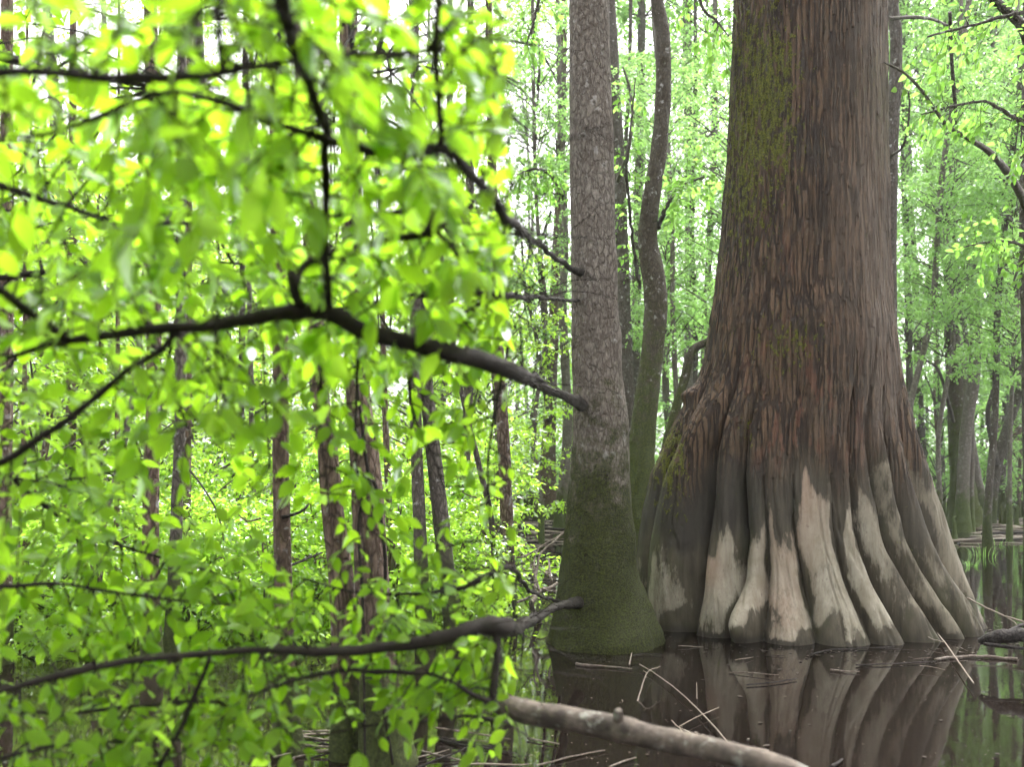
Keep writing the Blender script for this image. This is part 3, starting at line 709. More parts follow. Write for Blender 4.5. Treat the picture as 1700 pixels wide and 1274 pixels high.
def crown_meshes(name, H, R, z0, nclus, nleaf, leafL, mat, barkmat, rc=(0.35, 0.8), flat=0.35, shape='tree'):
    """leaf clumps on limbs about a central axis; origin at the foot."""
    A = Acc(); B = Acc()
    for c in range(nclus):
        f = rng.random()
        z = z0 + (H - z0) * f
        prof = (0.55 + 0.45 * math.sin(math.pi * min(1, 0.15 + f * 0.9))) if shape == 'tree' else (1 - 0.4 * f)
        rr = R * prof * math.sqrt(rng.uniform(0.08, 1.0)); an = rng.uniform(0, 2 * math.pi)
        cc = np.array((rr * math.cos(an), rr * math.sin(an), z))
        s = rng.uniform(*rc)
        root = np.array((0.05 * math.cos(an), 0.05 * math.sin(an), max(0.15, z - rr * rng.uniform(0.3, 0.8))))
        midp = root * 0.45 + cc * 0.55 + np.array((0, 0, 0.12 * rr)) + rng.normal(size=3) * 0.08
        path = spline(np.array([root, midp, cc]), 6)
        v, q, t_ = tube_np(path, np.linspace(0.010 + 0.007 * rr, 0.003, 6), 4, False)
        B.add(v, q)
        n = int(nleaf * rng.uniform(0.5, 1.5))
        # sprays: several short twigs radiating in a flattened fan, leaves along them
        nt_ = max(3, n // 12)
        td = rand_unit(nt_) * np.array((1, 1, 0.35)); td /= np.linalg.norm(td, axis=1, keepdims=True)
        td[:, 2] -= 0.18
        ti = rng.integers(0, nt_, n)
        al = rng.uniform(0.12, 1, n) ** 0.8
        pos = cc + td[ti] * (al * s)[:, None] * np.array((1, 1, 0.9)) + rng.normal(size=(n, 3)) * s * 0.06
        pos[:, 2] -= (al ** 2) * s * 0.15
        d = td[ti] + rand_unit(n) * 0.9; d[:, 2] -= 0.25
        d /= np.linalg.norm(d, axis=1, keepdims=True)
        nr = np.array((0, 0, 0.8)) + rand_unit(n) * 0.8
        L = leafL * rng.uniform(0.6, 1.25, n); W = L * rng.uniform(0.5, 0.72, n)
        v, t_ = leaf_quads(pos, nr, d, L, W)
        A.add(v, None, t_)
    return A.mesh(name + '_crown', mat, False), B.mesh(name + '_limbs', barkmat, True)

V = {}
def variants(key, n, **kw):
    V[key] = [crown_meshes(key + str(k), **kw) for k in range(n)]
variants('warm', 4, H=6.0, R=1.9, z0=0.5, nclus=52, nleaf=90, leafL=0.085, mat=M['leaf_warm'], barkmat=M['bark_grey'])
variants('cool', 4, H=6.5, R=2.1, z0=0.8, nclus=54, nleaf=95, leafL=0.095, mat=M['leaf_cool'], barkmat=M['bark_grey'])
variants('warm_top', 2, H=6.5, R=2.8, z0=0.0, nclus=46, nleaf=110, leafL=0.10, mat=M['leaf_warm'], barkmat=M['bark_grey'], rc=(0.5, 1.1))
variants('cool_top', 2, H=6.5, R=2.8, z0=0.0, nclus=46, nleaf=100, leafL=0.135, mat=M['leaf_cool'], barkmat=M['bark_grey'], rc=(0.5, 1.1))
variants('bush', 3, H=1.7, R=1.0, z0=0.15, nclus=30, nleaf=120, leafL=0.07, mat=M['leaf_warm'], barkmat=M['bark_brown'], rc=(0.25, 0.5), shape='bush')
variants('bush_cool', 2, H=2.0, R=1.2, z0=0.2, nclus=30, nleaf=110, leafL=0.08, mat=M['leaf_cool'], barkmat=M['bark_brown'], rc=(0.25, 0.55), shape='bush')

# slim stems for the understory trees, shared
STEM = []
for k in range(4):
    pts = np.array([(0, 0, -0.4, 0.07), (0.05 * k, 0.03, 1.5, 0.05), (rng.uniform(-.2, .2), rng.uniform(-.2, .2), 3.2, 0.04), (rng.uniform(-.3, .3), rng.uniform(-.3, .3), 5.0, 0.025), (rng.uniform(-.4, .4), rng.uniform(-.4, .4), 6.3, 0.008)])
    sp = spline(pts, 40)
    v, q, t_ = tube_np(sp[:, :3], sp[:, 3], 9, True, 0.15, 8, k)
    STEM.append(mesh_np('stem', v, q, t_, M['bark_grey'] if k % 2 else M['bark_brown']))

def place_understory(key, x, y, s, label, group, name='understory_tree', stem=True, zoff=0.0, cat='tree'):
    cm, lm = random.choice(V[key])
    o = thing(name, (x, y, zoff), label, cat, group)
    o.rotation_euler = (0, 0, random.uniform(0, 6.28)); o.scale = (s, s, s * random.uniform(0.9, 1.15))
    if stem: link('trunk', random.choice(STEM), o)
    link('limbs', lm, o)
    link('crown', cm, o)
    return o

def crown_on(t, key, px, py, d, s):
    """leafy crown belonging to a traced tree, hung at a height on its trunk."""
    cm, lm = random.choice(V[key])
    p = P(px, py, d) - np.array(t.location)
    for nm, me in (('limbs', lm), ('crown', cm)):
        o = link(nm, me, t, p); o.scale = (s, s, s); o.rotation_euler = (0, 0, random.uniform(0, 6.28))

# crowns of the traced trees (mostly above the frame, their lower fringes in view)
for (t_, key, px, py, d, s) in ((t3, 'cool_top', 1066, 40, 27, 1.3), (t4, 'cool_top', 925, 330, 25, 0.8), (t5, 'cool_top', 930, 300, 30, 1.2), (t7, 'cool_top', 1143, 120, 29, 1.2),
                                (t9, 'cool_top', 1576, 200, 26, 1.2), (t10, 'cool_top', 1530, 180, 28, 1.0), (t11, 'cool_top', 1508, 200, 34, 1.4), (t14, 'cool_top', 1676, 380, 40, 1.6), (t15, 'cool_top', 1648, 300, 39, 1.4),
                                (t16, 'cool_top', 1553, 350, 36, 1.2)):
    crown_on(t_, key, px, py, d, s)

def upx(px, d): return (px - CX) / F * d
# right-hand understory: px column, depth, scale
LAB_R = 'leafy understory tree among the cool green woods right of picture centre'
for (px, d, s) in [(880, 33, 1.3), (1130, 34, 1.3), (1205, 30, 1.2), (1560, 32, 1.2), (1612, 36, 1.4), (1690, 34, 1.3), (1500, 36, 1.4),
                   (950, 38, 1.5), (1040, 36, 1.4), (1250, 38, 1.4), (1350, 36, 1.4), (1000, 31, 1.1), (1640, 42, 1.6), (1740, 32, 1.2), (905, 41, 1.6), (1165, 40, 1.5), (1540, 42, 1.6), (1080, 42, 1.5)]:
    place_understory('cool', upx(px, d), d, s, LAB_R, 'understory trees in the right-hand woods')
LAB_L = 'leafy understory tree among the yellow-green woods behind the near branches'
for (px, d, s) in [(60, 9.5, .8), (150, 12, .9), (240, 10.5, .75), (330, 12.5, .9), (380, 15, 1.0), (430, 18, 1.0), (700, 16, .95), (815, 17, 1.0), (100, 18, 1.2),
                   (-40, 12, 1.), (20, 20, 1.3), (290, 21, 1.3), (200, 26, 1.5), (360, 27, 1.5), (480, 25, 1.4), (600, 27, 1.5), (690, 24, 1.4), (780, 26, 1.5), (840, 30, 1.5), (540, 34, 1.7), (120, 34, 1.8), (420, 38, 1.9), (260, 36, 1.8), (720, 36, 1.8), (-60, 24, 1.4)]:
    place_understory('warm', upx(px, d), d, s, LAB_L, 'understory trees in the left-hand woods')
LAB_B = 'low bright green bush standing in the water behind the left-hand trunks'
for (px, d, s) in [(30, 7.8, .75), (95, 8.8, .8), (165, 7.6, .7), (225, 9.3, .85), (330, 8.3, .75), (390, 9.2, .9), (440, 8.0, .75), (515, 8.6, .85), (560, 10, 1.), (660, 9.3, .85), (720, 10.4, .9), (765, 8.6, .7), (815, 10.0, .85), (60, 11.5, 1.1), (290, 11.5, 1.1), (470, 11.5, 1.1), (690, 12, 1.2), (360, 13.5, 1.3), (180, 13, 1.3), (800, 13, 1.2), (600, 13, 1.2)]:
    place_understory('bush', upx(px, d), d, s, LAB_B, 'bushes in the left-hand water', 'bush', False, -0.05, 'bush')
LAB_C = 'low green bush along the far shore in the right-hand woods'
for (px, d, s) in [(862, 36, 1.2), (900, 40, 1.3), (1110, 38, 1.3), (1150, 42, 1.5), (1500, 40, 1.4), (1545, 38, 1.2), (1650, 40, 1.3), (1690, 38, 1.3), (1070, 40, 1.2), (1600, 44, 1.6), (960, 43, 1.5), (1730, 42, 1.5)]:
    place_understory('bush_cool', upx(px, d), d, s, LAB_C, 'bushes on the far shore', 'bush', False, 0.05, 'bush')

def canopy_tree(key, px, d, r, label, group, zs):
    x = upx(px, d)
    ln = random.gauss(0, .5)
    w_ = lambda: random.gauss(0, .10)
    pts = np.array([(0, 0, -0.3, r * 1.9), (0, 0, 0.9, r * 1.15), (w_(), w_(), 2.6, r), (ln * .3 + w_(), w_(), 4.8, r * .95), (ln * .5 + w_(), w_(), 7.5, r * .9), (ln + w_(), 0, 12, r * .8), (ln * 1.3, 0, 22, r * .35)])
    sp = spline(pts, 60)
    v, q, t_ = tube_np(sp[:, :3], sp[:, 3], 12, True, 0.12, 6, int(px))
    o = thing('canopy_tree', (x, d, 0), label, 'tree', group)
    link('trunk', mesh_np('trunk', v, q, t_, M[random.choice(('bark_grey', 'bark_pale', 'bark_pale'))]), o)
    for (z, s_) in zs:
        cm, lm = random.choice(V[key])
        for nm, me in (('limbs', lm), ('crown', cm)):
            c = link(nm, me, o, (ln * .5, 0, z)); c.scale = (s_, s_, s_); c.rotation_euler = (0, 0, random.uniform(0, 6.28))
for (px, d, z1, s1, z2) in [(898, 20, 4.6, .6, 8.0), (1122, 19, 3.8, .55, 6.8), (1170, 16, 3.6, .5, 6.0), (1152, 24, 4.5, .6, 8.5), (1516, 18, 3.8, .5, 6.4), (1560, 22, 5.0, .6, 8.6), (1640, 17, 3.4, .55, 6.2), (1676, 20, 3.6, .6, 7.0), (1725, 16, 3.2, .55, 5.6), (1612, 24, 5.4, .65, 9.2), (1046, 22, 4.6, .55, 8.0)]:
    canopy_tree('cool_top', px, d, random.uniform(.045, .07), 'x', 'tall background trees in the right-hand woods', [(z1, s1), (z2, s1 * 1.05)])
for (px, d) in [(1112, 31), (1172, 24), (1512, 26), (1598, 24), (1662, 33), (1724, 26)]:
    canopy_tree('cool_top', px, d, random.uniform(.08, .16), 'tall thin background tree with high light green crown, right of picture centre', 'tall background trees in the right-hand woods', [(random.uniform(3.5, 6), .8), (random.uniform(9, 12), .9)])
for (px, d) in [(140, 20), (345, 19), (520, 24), (735, 22)]:
    canopy_tree('warm_top', px, d, random.uniform(.08, .15), 'tall thin background tree with high yellow-green crown behind the near leaves', 'tall background trees in the left-hand woods', [(random.uniform(3.5, 6), .8), (random.uniform(9, 12), .9)])

# the far wood that reads as one mass
def far_wood():
    A = Acc(); B = Acc()
    n = 6200
    for k in range(n):
        u = rng.uniform(-0.72, 0.72); d = rng.uniform(44, 85)
        zc = rng.uniform(0.0, 1) * d * 0.56
        if zc > 0.3 * d and rng.random() < 0.25 + 0.5 * (fbm(np.array([u * 9]), np.array([zc * .2]), np.array([1.]), 3, 3)[0] > 0.05): continue
        s = rng.uniform(0.6, 1.5)
        c = np.array((u * d, d, zc))
        m = 26
        pos = c + rng.normal(size=(m, 3)) * np.array((1, 1, 0.4)) * s * 0.55
        L = rng.uniform(0.16, 0.30, m)
        v, t_ = leaf_quads(pos, np.array((0, -0.3, 0.7)) + rand_unit(m) * 0.9, rand_unit(m), L, L * 0.55)
        A.add(v, None, t_)
    for k in range(38):
        u = rng.uniform(-0.7, 0.7); d = rng.uniform(48, 82)
        r = rng.uniform(0.10, 0.3)
        b = np.array((u * d, d, -0.3)); l = rng.normal(size=2) * 0.9
        pts = np.array([(*b, r * 1.7), (b[0] + l[0] * .1, b[1], 1.0, r * 1.1), (b[0] + l[0] * .5, b[1], 9, r * .9), (b[0] + l[0] + rng.normal() * .5, b[1], 20, r * .7), (b[0] + l[0] * 1.2, b[1], 34, r * .3)])
        sp = spline(pts, 14)
        v, q, t_ = tube_np(sp[:, :3], sp[:, 3], 7, False)
        B.add(v, q)
    o = link('far_woodland', A.mesh('far_leaves', M['leaf_cool'], False)); tag(o, 'pale green mass of far woodland leaves', 'woodland', kind='stuff')
    o = link('far_trunks', B.mesh('far_trunks', M['bark_grey'])); tag(o, 'far crowded thin trunks of the background woodland', 'woodland', kind='stuff')
far_wood()

# ------------------------------------------------------------------ near leaves (real leaf shape)
def leaf_template(k):
    r = random.Random(100 + k)
    ys = (0.0, 0.10, 0.28, 0.50, 0.72, 0.88, 1.0)
    ws = (0.02, 0.13, 0.245, 0.275, 0.20, 0.095, 0.0)
    curl = r.uniform(0.05, 0.35); fold = r.uniform(0.10, 0.40); tw = r.uniform(-0.25, 0.25)
    V_, T_ = [], []
    for y, w in zip(ys, ws):
        z = -curl * y * y
        V_.append((tw * 0.15 * y * y, y, z))
        for s in (-1, 1):
            V_.append((s * w + tw * 0.15 * y * y, y, z + w * fold + s * tw * w * y))
    n = len(ys)
    for a in range(n - 1):
        c0, l0, r0 = a * 3, a * 3 + 1, a * 3 + 2
        c1, l1_, r1 = c0 + 3, l0 + 3, r0 + 3
        if a < n - 2:
            T_ += [(c0, c1, l1_), (c0, l1_, l0), (c0, r0, r1), (c0, r1, c1)]
        else:
            T_ += [(c0, c1, l0), (c0, r0, c1)]
    # petiole
    b = len(V_)
    V_ += [(-0.012, -0.16, 0.02), (0.012, -0.16, 0.02), (0.012, 0.02, 0.0), (-0.012, 0.02, 0.0)]
    T_ += [(b, b + 1, b + 2), (b, b + 2, b + 3)]
    return np.array(V_, float), np.array(T_, int)
LEAF = [leaf_template(k) for k in range(6)]
LEAFME_R = [mesh_np('leaf', v, None, t_, M['leaf_mid'], True) for v, t_ in LEAF]
LEAFME = [mesh_np('leaf', v, None, t_, M['leaf'], True) for v, t_ in LEAF]

def frame(d, n):
    d = d / max(np.linalg.norm(d), 1e-9)
    s = np.cross(d, n); s /= max(np.linalg.norm(s), 1e-9)
    return np.stack([s, d, np.cross(s, d)], 1)        # columns: x=side, y=along, z=normal

PENDING = []
def flush():
    global GAPS
    for b_ in PENDING:
        for (sp_, n_, kw_, g_) in b_.todo:
            keep, GAPS = GAPS, g_
            b_._dress(sp_, n_, **kw_)
            GAPS = keep
        b_._finish()
    PENDING.clear()
LIMBS = []; LIMBS_ALL = [None, -1]
class Bough:
    def __init__(self, name, label, root, cat='branch', group='leafy branches in the foreground', xr=(-120, 853), mat=None):
        self.xr, self.mat = xr, mat or M['bough']
        self.lm, self.lmat = (LEAFME, M['leaf']) if mat is None else (LEAFME_R, M['leaf_mid'])
        self.t = thing(name, root, label, cat, group); self.off = np.array(root, float)
        self.leaves = []; self.tw = Acc(); self.todo = []
    def limb(self, pts, name='branch', ns=12, rough=0.34):
        rows = np.array([(*P(a, b, d), w * 0.5 / F * d) for (a, b, w, d) in pts])
        L = np.linalg.norm(np.diff(rows[:, :3], axis=0), axis=1).sum()
        n = min(160, max(10, int(L / 0.012)))
        sp = spline(rows, n)
        # small crooks
        jit = np.stack([vnoise(np.arange(n) * 0.23, 0 * np.arange(n) + c * 9.1, 0 * np.arange(n) + L * 31, 7) for c in range(3)], 1)
        sp[:, :3] += jit * (sp[:, 3:4] * 0.6)
        v, q, t_ = tube_np(sp[:, :3], np.maximum(sp[:, 3], 0.0012), ns, True, rough, 30, len(self.leaves))
        link(name, mesh_np(name, v - self.off, q, t_, self.mat), self.t)
        LIMBS.append(np.stack([CX + F * sp[:, 0] / sp[:, 1], HY - F * (sp[:, 2] - CH) / sp[:, 1], sp[:, 3] * F / sp[:, 1], sp[:, 1]], 1))
        return sp
    def leaf(self, p, d, n, L):
        px, py = CX + F * p[0] / p[1], HY - F * (p[2] - CH) / p[1]
        tip = p + d / max(np.linalg.norm(d), 1e-9) * L
        tx = CX + F * tip[0] / tip[1]
        if p[1] < 0.85 or max(px, tx) > self.xr[1] or min(px, tx) < self.xr[0] or py < -120 or py > 1400: return
        if any(x0 < px < x1 and y0 < py < y1 and random.random() < pr for (x0, y0, x1, y1, pr) in GAPS): return
        if len(LIMBS):                       # keep the stout limbs mostly clear of leaves
            la = LIMBS_ALL[0] if LIMBS_ALL[1] == len(LIMBS) else np.concatenate(LIMBS)
            LIMBS_ALL[:] = [la, len(LIMBS)]
            mx, my = (px + tx) / 2, py + 8
            hit = (np.hypot(la[:, 0] - mx, la[:, 1] - my) < la[:, 2] + 0.25 * F * L / p[1]) & (la[:, 3] > p[1] - 0.02) & (la[:, 2] > 4)
            if hit.any() and random.random() < .85: return
        self.leaves.append((p, frame(d, n), L, random.randrange(len(LEAF)), F * L / p[1]))
    def twig(self, p0, d, length, Lleaf, spacing=0.034, droop=0.35, r0=0.0030):
        n = max(4, int(length / spacing))
        p = np.array(p0, float); d = np.array(d, float); d /= np.linalg.norm(d)
        path = [p.copy()]; side = random.choice((-1, 1))
        for k in range(n):
            d = d + np.array((random.gauss(0, .13), random.gauss(0, .13), random.gauss(0, .10) - droop * 0.10)); d /= np.linalg.norm(d)
            p = p + d * spacing * random.uniform(.8, 1.2)
            path.append(p.copy())
            up = np.array((random.gauss(0, .55), random.gauss(-0.25, .55), 0.75))
            lat = np.cross(d, up); lat /= max(np.linalg.norm(lat), 1e-6)
            ld = d * random.uniform(.35, .8) + lat * side * random.uniform(.6, 1.0) + np.array((0, 0, -random.uniform(.0, .7) * droop * 1.6))
            L = Lleaf * random.uniform(.72, 1.2) * (0.75 + 0.35 * min(1, k / max(1, n * .5)))
            nn = up + np.array((random.gauss(0, .35), random.gauss(0, .35), 0))
            self.leaf(p, ld, nn, L)
            side = -side
        self.leaf(p, d, np.array((random.gauss(0, .5), random.gauss(0, .5), .8)), Lleaf)
        path = np.array(path)
        v, q, t_ = tube_np(path, np.linspace(r0, 0.0008, len(path)), 5, False)
        self.tw.add(v - self.off, q)
    def dress(self, sp, n, **kw):
        self.todo.append((sp, n, kw, GAPS))
    def finish(self):
        PENDING.append(self)
    def _dress(self, sp, n, length=(0.18, 0.42), Lleaf=0.062, a=0.0, b=1.0, up=0.0, depth=0.8, **kw):
        N = len(sp)
        for k in range(n):
            f = a + (b - a) * (k + random.random()) / n
            i_ = min(N - 2, int(f * (N - 1)))
            p = sp[i_, :3]; tan = sp[i_ + 1, :3] - sp[i_, :3]; tan /= max(np.linalg.norm(tan), 1e-9)
            o = np.array((random.gauss(0, 1), abs(random.gauss(0, depth)) * (1 if random.random() < .72 else -.6), random.gauss(up, .7)))
            o -= tan * o.dot(tan); o /= max(np.linalg.norm(o), 1e-6)
            self.twig(p, o + tan * random.uniform(-.2, .7), random.uniform(*length), Lleaf, **kw)
    def _finish(self):
        if self.tw.n: tag(link('twigs', self.tw.mesh('twigs', M['bough']), self.t), kind='stuff')
        inside_ = sorted(self.leaves, key=lambda l: -l[4] * (1.0 if (0 < CX + F * l[0][0] / l[0][1] < 850 and 0 < HY - F * (l[0][2] - CH) / l[0][1] < 1274) else 0.01))
        for (p, fr, L, k, s) in inside_[:300]:
            o = bpy.data.objects.new('leaf', self.lm[k]); col.objects.link(o); o.parent = self.t
            m = np.eye(4); m[:3, :3] = fr * L; m[:3, 3] = p - self.off
            o.matrix_local = Matrix(m.tolist())
        rest = inside_[300:]
        if rest:
            A = Acc()
            for (p, fr, L, k, s) in rest:
                v, t_ = LEAF[k]
                A.add((v * L) @ fr.T + (p - self.off), None, t_)
            tag(link('small_leaves', A.mesh('small_leaves', self.lmat), self.t), kind='stuff')

# openings in the foliage where the photograph looks through to trunks and sky
GAPS = [(430, 615, 850, 950, 0.90), (200, 660, 430, 860, 0.55), (430, 1180, 850, 1300, 0.35)]

# 1 main bough across the middle
b = Bough('leafy_branch', 'thick dark bough sweeping across the middle of the left-hand leaves', P(965, 645, 8.0))
m1 = b.limb([(974, 676, 26, 8.1), (960, 669, 19, 7.8), (946, 662, 15, 7.0), (930, 655, 13, 6.2), (900, 640, 17, 4.2), (872, 626, 23, 3.0), (848, 615, 29, 2.35), (760, 590, 30, 2.05), (680, 565, 29, 2.0), (600, 541, 29, 1.95), (550, 517, 31, 1.95), (510, 519, 27, 1.95), (440, 528, 24, 1.9), (380, 536, 22, 1.9), (300, 545, 20, 1.85), (200, 553, 17, 1.85), (110, 568, 13, 1.85), (60, 581, 10, 1.85), (-60, 620, 6, 1.85)])
s1 = b.limb([(508, 520, 15, 1.95), (496, 500, 16, 1.93), (488, 475, 17, 1.9), (484, 455, 15, 1.9)], 'stub')
s2 = b.limb([(492, 470, 10, 1.92), (510, 438, 11, 1.95), (565, 415, 11, 1.98), (640, 400, 12, 2.0), (715, 388, 13, 2.0), (738, 372, 8, 2.0), (790, 330, 6, 2.05), (820, 270, 5, 2.1), (850, 220, 3, 2.1)], 'side_branch')
s3 = b.limb([(712, 388, 14, 2.0), (716, 370, 15, 2.0), (700, 353, 12, 2.0), (650, 352, 9, 2.0), (590, 354, 7, 2.0), (520, 362, 5, 2.0)], 'side_branch')
s4 = b.limb([(725, 385, 8, 2.0), (755, 415, 7, 2.02), (780, 455, 6, 2.05), (796, 485, 5, 2.08)], 'side_branch')
s5 = b.limb([(112, 567, 13, 1.85), (85, 545, 14, 1.8), (50, 520, 15, 1.75), (0, 482, 18, 1.65), (-70, 440, 18, 1.55)], 'side_branch')
s6 = b.limb([(292, 548, 11, 1.85), (270, 575, 11, 1.86), (245, 595, 11, 1.88), (200, 622, 11, 1.9), (150, 665, 11, 1.95), (110, 700, 12, 1.95), (60, 735, 12, 1.95), (0, 772, 13, 1.95), (-60, 800, 12, 1.95)], 'side_branch')
b.dress(m1, 56, a=0.42, Lleaf=0.056, depth=0.6)
for s_ in (s2, s3, s5, s6): b.dress(s_, 16, Lleaf=0.058)
b.dress(s4, 6)
b.finish()

# 2 branch hanging from above
b = Bough('leafy_branch', 'dark branch coming down from the top edge to the middle bough', P(455, -160, 1.15))
m2 = b.limb([(430, -160, 34, 1.15), (460, 0, 28, 1.3), (475, 40, 24, 1.34), (492, 80, 22, 1.4), (520, 150, 19, 1.5), (540, 215, 18, 1.6), (543, 250, 17, 1.65), (541, 340, 14, 1.75), (540, 400, 12, 1.8), (545, 470, 11, 1.88), (549, 512, 10, 1.93)])
b.dress(m2, 30, a=0.12, Lleaf=0.060, depth=0.6)
b.finish()

# 3 upper right bough
b = Bough('leafy_branch', 'dark bough curving down to the right high among the left-hand leaves', P(962, 440, 8.0))
m3 = b.limb([(972, 458, 18, 8.1), (958, 451, 12, 7.8), (945, 443, 9, 7.0), (925, 430, 8, 5.6), (888, 402, 11, 3.4), (866, 384, 14, 2.5), (848, 366, 17, 2.0), (820, 335, 17, 1.8), (790, 296, 18, 1.75), (760, 265, 18, 1.7), (735, 243, 20, 1.65), (680, 251, 16, 1.62), (620, 250, 16, 1.6), (560, 239, 15, 1.6), (500, 219, 13, 1.58), (440, 201, 12, 1.55), (405, 188, 13, 1.5), (370, 172, 12, 1.5), (320, 158, 10, 1.5), (280, 153, 9, 1.5), (230, 168, 10, 1.5), (180, 188, 10, 1.5), (100, 216, 8, 1.5), (0, 230, 6, 1.5), (-60, 240, 4, 1.5)])
s31 = b.limb([(735, 243, 15, 1.65), (730, 210, 13, 1.62), (726, 150, 12, 1.58), (722, 100, 12, 1.55), (726, 40, 12, 1.5), (732, -60, 11, 1.45)], 'side_branch')
b.dress(m3, 46, a=0.35, Lleaf=0.060, depth=0.6)
b.dress(s31, 16, Lleaf=0.060)
b.finish()

# 4 top horizontal bough
b = Bough('leafy_branch', 'blurred branch running level near the top edge of the left-hand leaves', P(-120, 118, 1.25))
m4 = b.limb([(-120, 118, 20, 1.2), (0, 120, 16, 1.25), (100, 122, 16, 1.28), (180, 132, 19, 1.3), (230, 132, 18, 1.32), (300, 125, 15, 1.35), (420, 112, 13, 1.4), (520, 96, 11, 1.45), (640, 86, 9, 1.5), (760, 82, 7, 1.55), (846, 86, 3, 1.6)])
s41 = b.limb([(366, 118, 10, 1.38), (366, 60, 11, 1.32), (362, 0, 11, 1.28), (358, -90, 11, 1.2)], 'side_branch')
b.dress(m4, 44, Lleaf=0.058, depth=0.5)
b.dress(s41, 10, Lleaf=0.060)
b.finish()

# 5 thin left branch
b = Bough('leafy_branch', 'thin branch slanting down from the left edge above the middle bough', P(-120, 270, 2.1))
m5 = b.limb([(-120, 270, 13, 2.1), (0, 306, 11, 2.15), (60, 328, 10, 2.2), (110, 342, 9, 2.2), (150, 356, 9, 2.25), (230, 370, 7, 2.3), (310, 372, 6, 2.35), (400, 368, 4, 2.4)])
b.dress(m5, 34, Lleaf=0.060, length=(.2, .5), depth=0.7)
b.finish()

# 6 twiggy branch right of the middle
b = Bough('leafy_branch', 'slim twiggy branch reaching left just above the thick bough', P(960, 500, 8.0))
m6 = b.limb([(960, 500, 5, 8.0), (900, 494, 7, 4.5), (848, 492, 11, 2.9), (780, 487, 10, 2.7), (700, 490, 8, 2.65), (640, 498, 7, 2.6), (560, 512, 4, 2.6)])
s61 = b.limb([(815, 489, 8, 2.75), (780, 515, 7, 2.75), (740, 538, 7, 2.75), (700, 552, 6, 2.7), (672, 558, 4, 2.7)], 'side_branch')
s62 = b.limb([(826, 491, 5, 2.8), (815, 540, 4, 2.8), (800, 600, 4, 2.85), (790, 660, 3, 2.9), (760, 740, 2, 2.95)], 'side_branch')
b.dress(m6, 26, a=0.3, Lleaf=0.058)
b.dress(s61, 12, Lleaf=0.055)
b.dress(s62, 10, Lleaf=0.055, length=(.1, .25))
b.finish()

# 7 low bough
b = Bough('leafy_branch', 'bent grey-brown bough low across the left-hand leaves', P(955, 1015, 7.9))
m7 = b.limb([(970, 997, 24, 7.95), (950, 1001, 17, 7.5), (932, 1006, 13, 6.7), (905, 1018, 13, 5.2), (872, 1035, 20, 3.6), (846, 1044, 28, 2.75), (820, 1040, 33, 2.6), (790, 1043, 29, 2.55), (760, 1050, 27, 2.5), (680, 1070, 22, 2.45), (600, 1080, 18, 2.4), (500, 1081, 15, 2.35), (420, 1079, 12, 2.3), (300, 1092, 12, 2.25), (200, 1101, 12, 2.2), (100, 1121, 13, 2.15), (0, 1146, 9, 2.1), (-70, 1165, 6, 2.05)])
s71 = b.limb([(824, 1046, 18, 2.6), (827, 1085, 15, 2.58), (825, 1120, 15, 2.56), (818, 1148, 16, 2.55), (812, 1166, 12, 2.54), (780, 1150, 8, 2.5), (740, 1128, 6, 2.5), (700, 1119, 7, 2.5), (640, 1116, 9, 2.5), (570, 1114, 8, 2.5), (500, 1128, 6, 2.45), (440, 1148, 5, 2.4), (380, 1164, 5, 2.4), (300, 1168, 6, 2.4), (200, 1176, 7, 2.4), (100, 1185, 6, 2.4), (0, 1178, 5, 2.4)], 'side_branch')
s72 = b.limb([(348, 1094, 9, 2.28), (335, 1130, 9, 2.3), (318, 1175, 9, 2.32), (295, 1222, 8, 2.34), (272, 1262, 7, 2.36), (255, 1310, 6, 2.4)], 'side_branch')
b.dress(m7, 62, a=0.36, Lleaf=0.055, depth=0.7, length=(.15, .38))
b.dress(s71, 48, Lleaf=0.055, depth=0.7, length=(.15, .38))
b.dress(s72, 8, Lleaf=0.055)
b.finish()

# 8 left slanting sprays
b = Bough('leafy_branch', 'thin leafy branch slanting down from the left edge below the middle bough', P(-100, 740, 2.7))
m8 = b.limb([(-100, 740, 9, 2.6), (0, 782, 8, 2.65), (70, 838, 7, 2.7), (130, 872, 6, 2.75), (200, 905, 5, 2.8), (280, 930, 4, 2.85), (370, 955, 3, 2.9)])
s81 = b.limb([(20, 795, 6, 2.66), (80, 800, 5, 2.7), (160, 790, 4, 2.75), (240, 770, 3, 2.8)], 'side_branch')
b.dress(m8, 40, Lleaf=0.062, length=(.18, .45), depth=0.7)
b.dress(s81, 12, Lleaf=0.06)
b.finish()
b = Bough('leafy_branch', 'leafy branch lying level at lower left above the low bough', P(-100, 960, 2.3))
m8 = b.limb([(-100, 960, 9, 2.25), (0, 975, 8, 2.3), (90, 970, 6, 2.35), (200, 985, 5, 2.4), (320, 1000, 4, 2.45), (440, 1010, 3, 2.5)])
b.dress(m8, 34, Lleaf=0.06, length=(.15, .4), depth=0.7)
b.finish()
b = Bough('leafy_branch', 'leafy branch filling the bottom left corner', P(-120, 1290, 2.4))
m8 = b.limb([(-120, 1290, 9, 2.35), (0, 1262, 8, 2.4), (90, 1240, 6, 2.4), (200, 1232, 5, 2.45), (330, 1228, 4, 2.5), (450, 1240, 3, 2.55)])
b.dress(m8, 40, Lleaf=0.055, length=(.15, .4), depth=0.7)
b.finish()
b = Bough('leafy_branch', 'leafy spray just above the bent low bough near its thick end', P(930, 1000, 7.8))
m8 = b.limb([(930, 1000, 5, 7.8), (885, 985, 6, 4.5), (846, 945, 10, 2.8), (810, 955, 10, 2.7), (770, 975, 9, 2.7), (700, 985, 6, 2.7), (600, 985, 4, 2.7), (500, 960, 3, 2.7)])
b.dress(m8, 44, a=0.42, Lleaf=0.056, length=(.12, .34), depth=0.7)
b.finish()
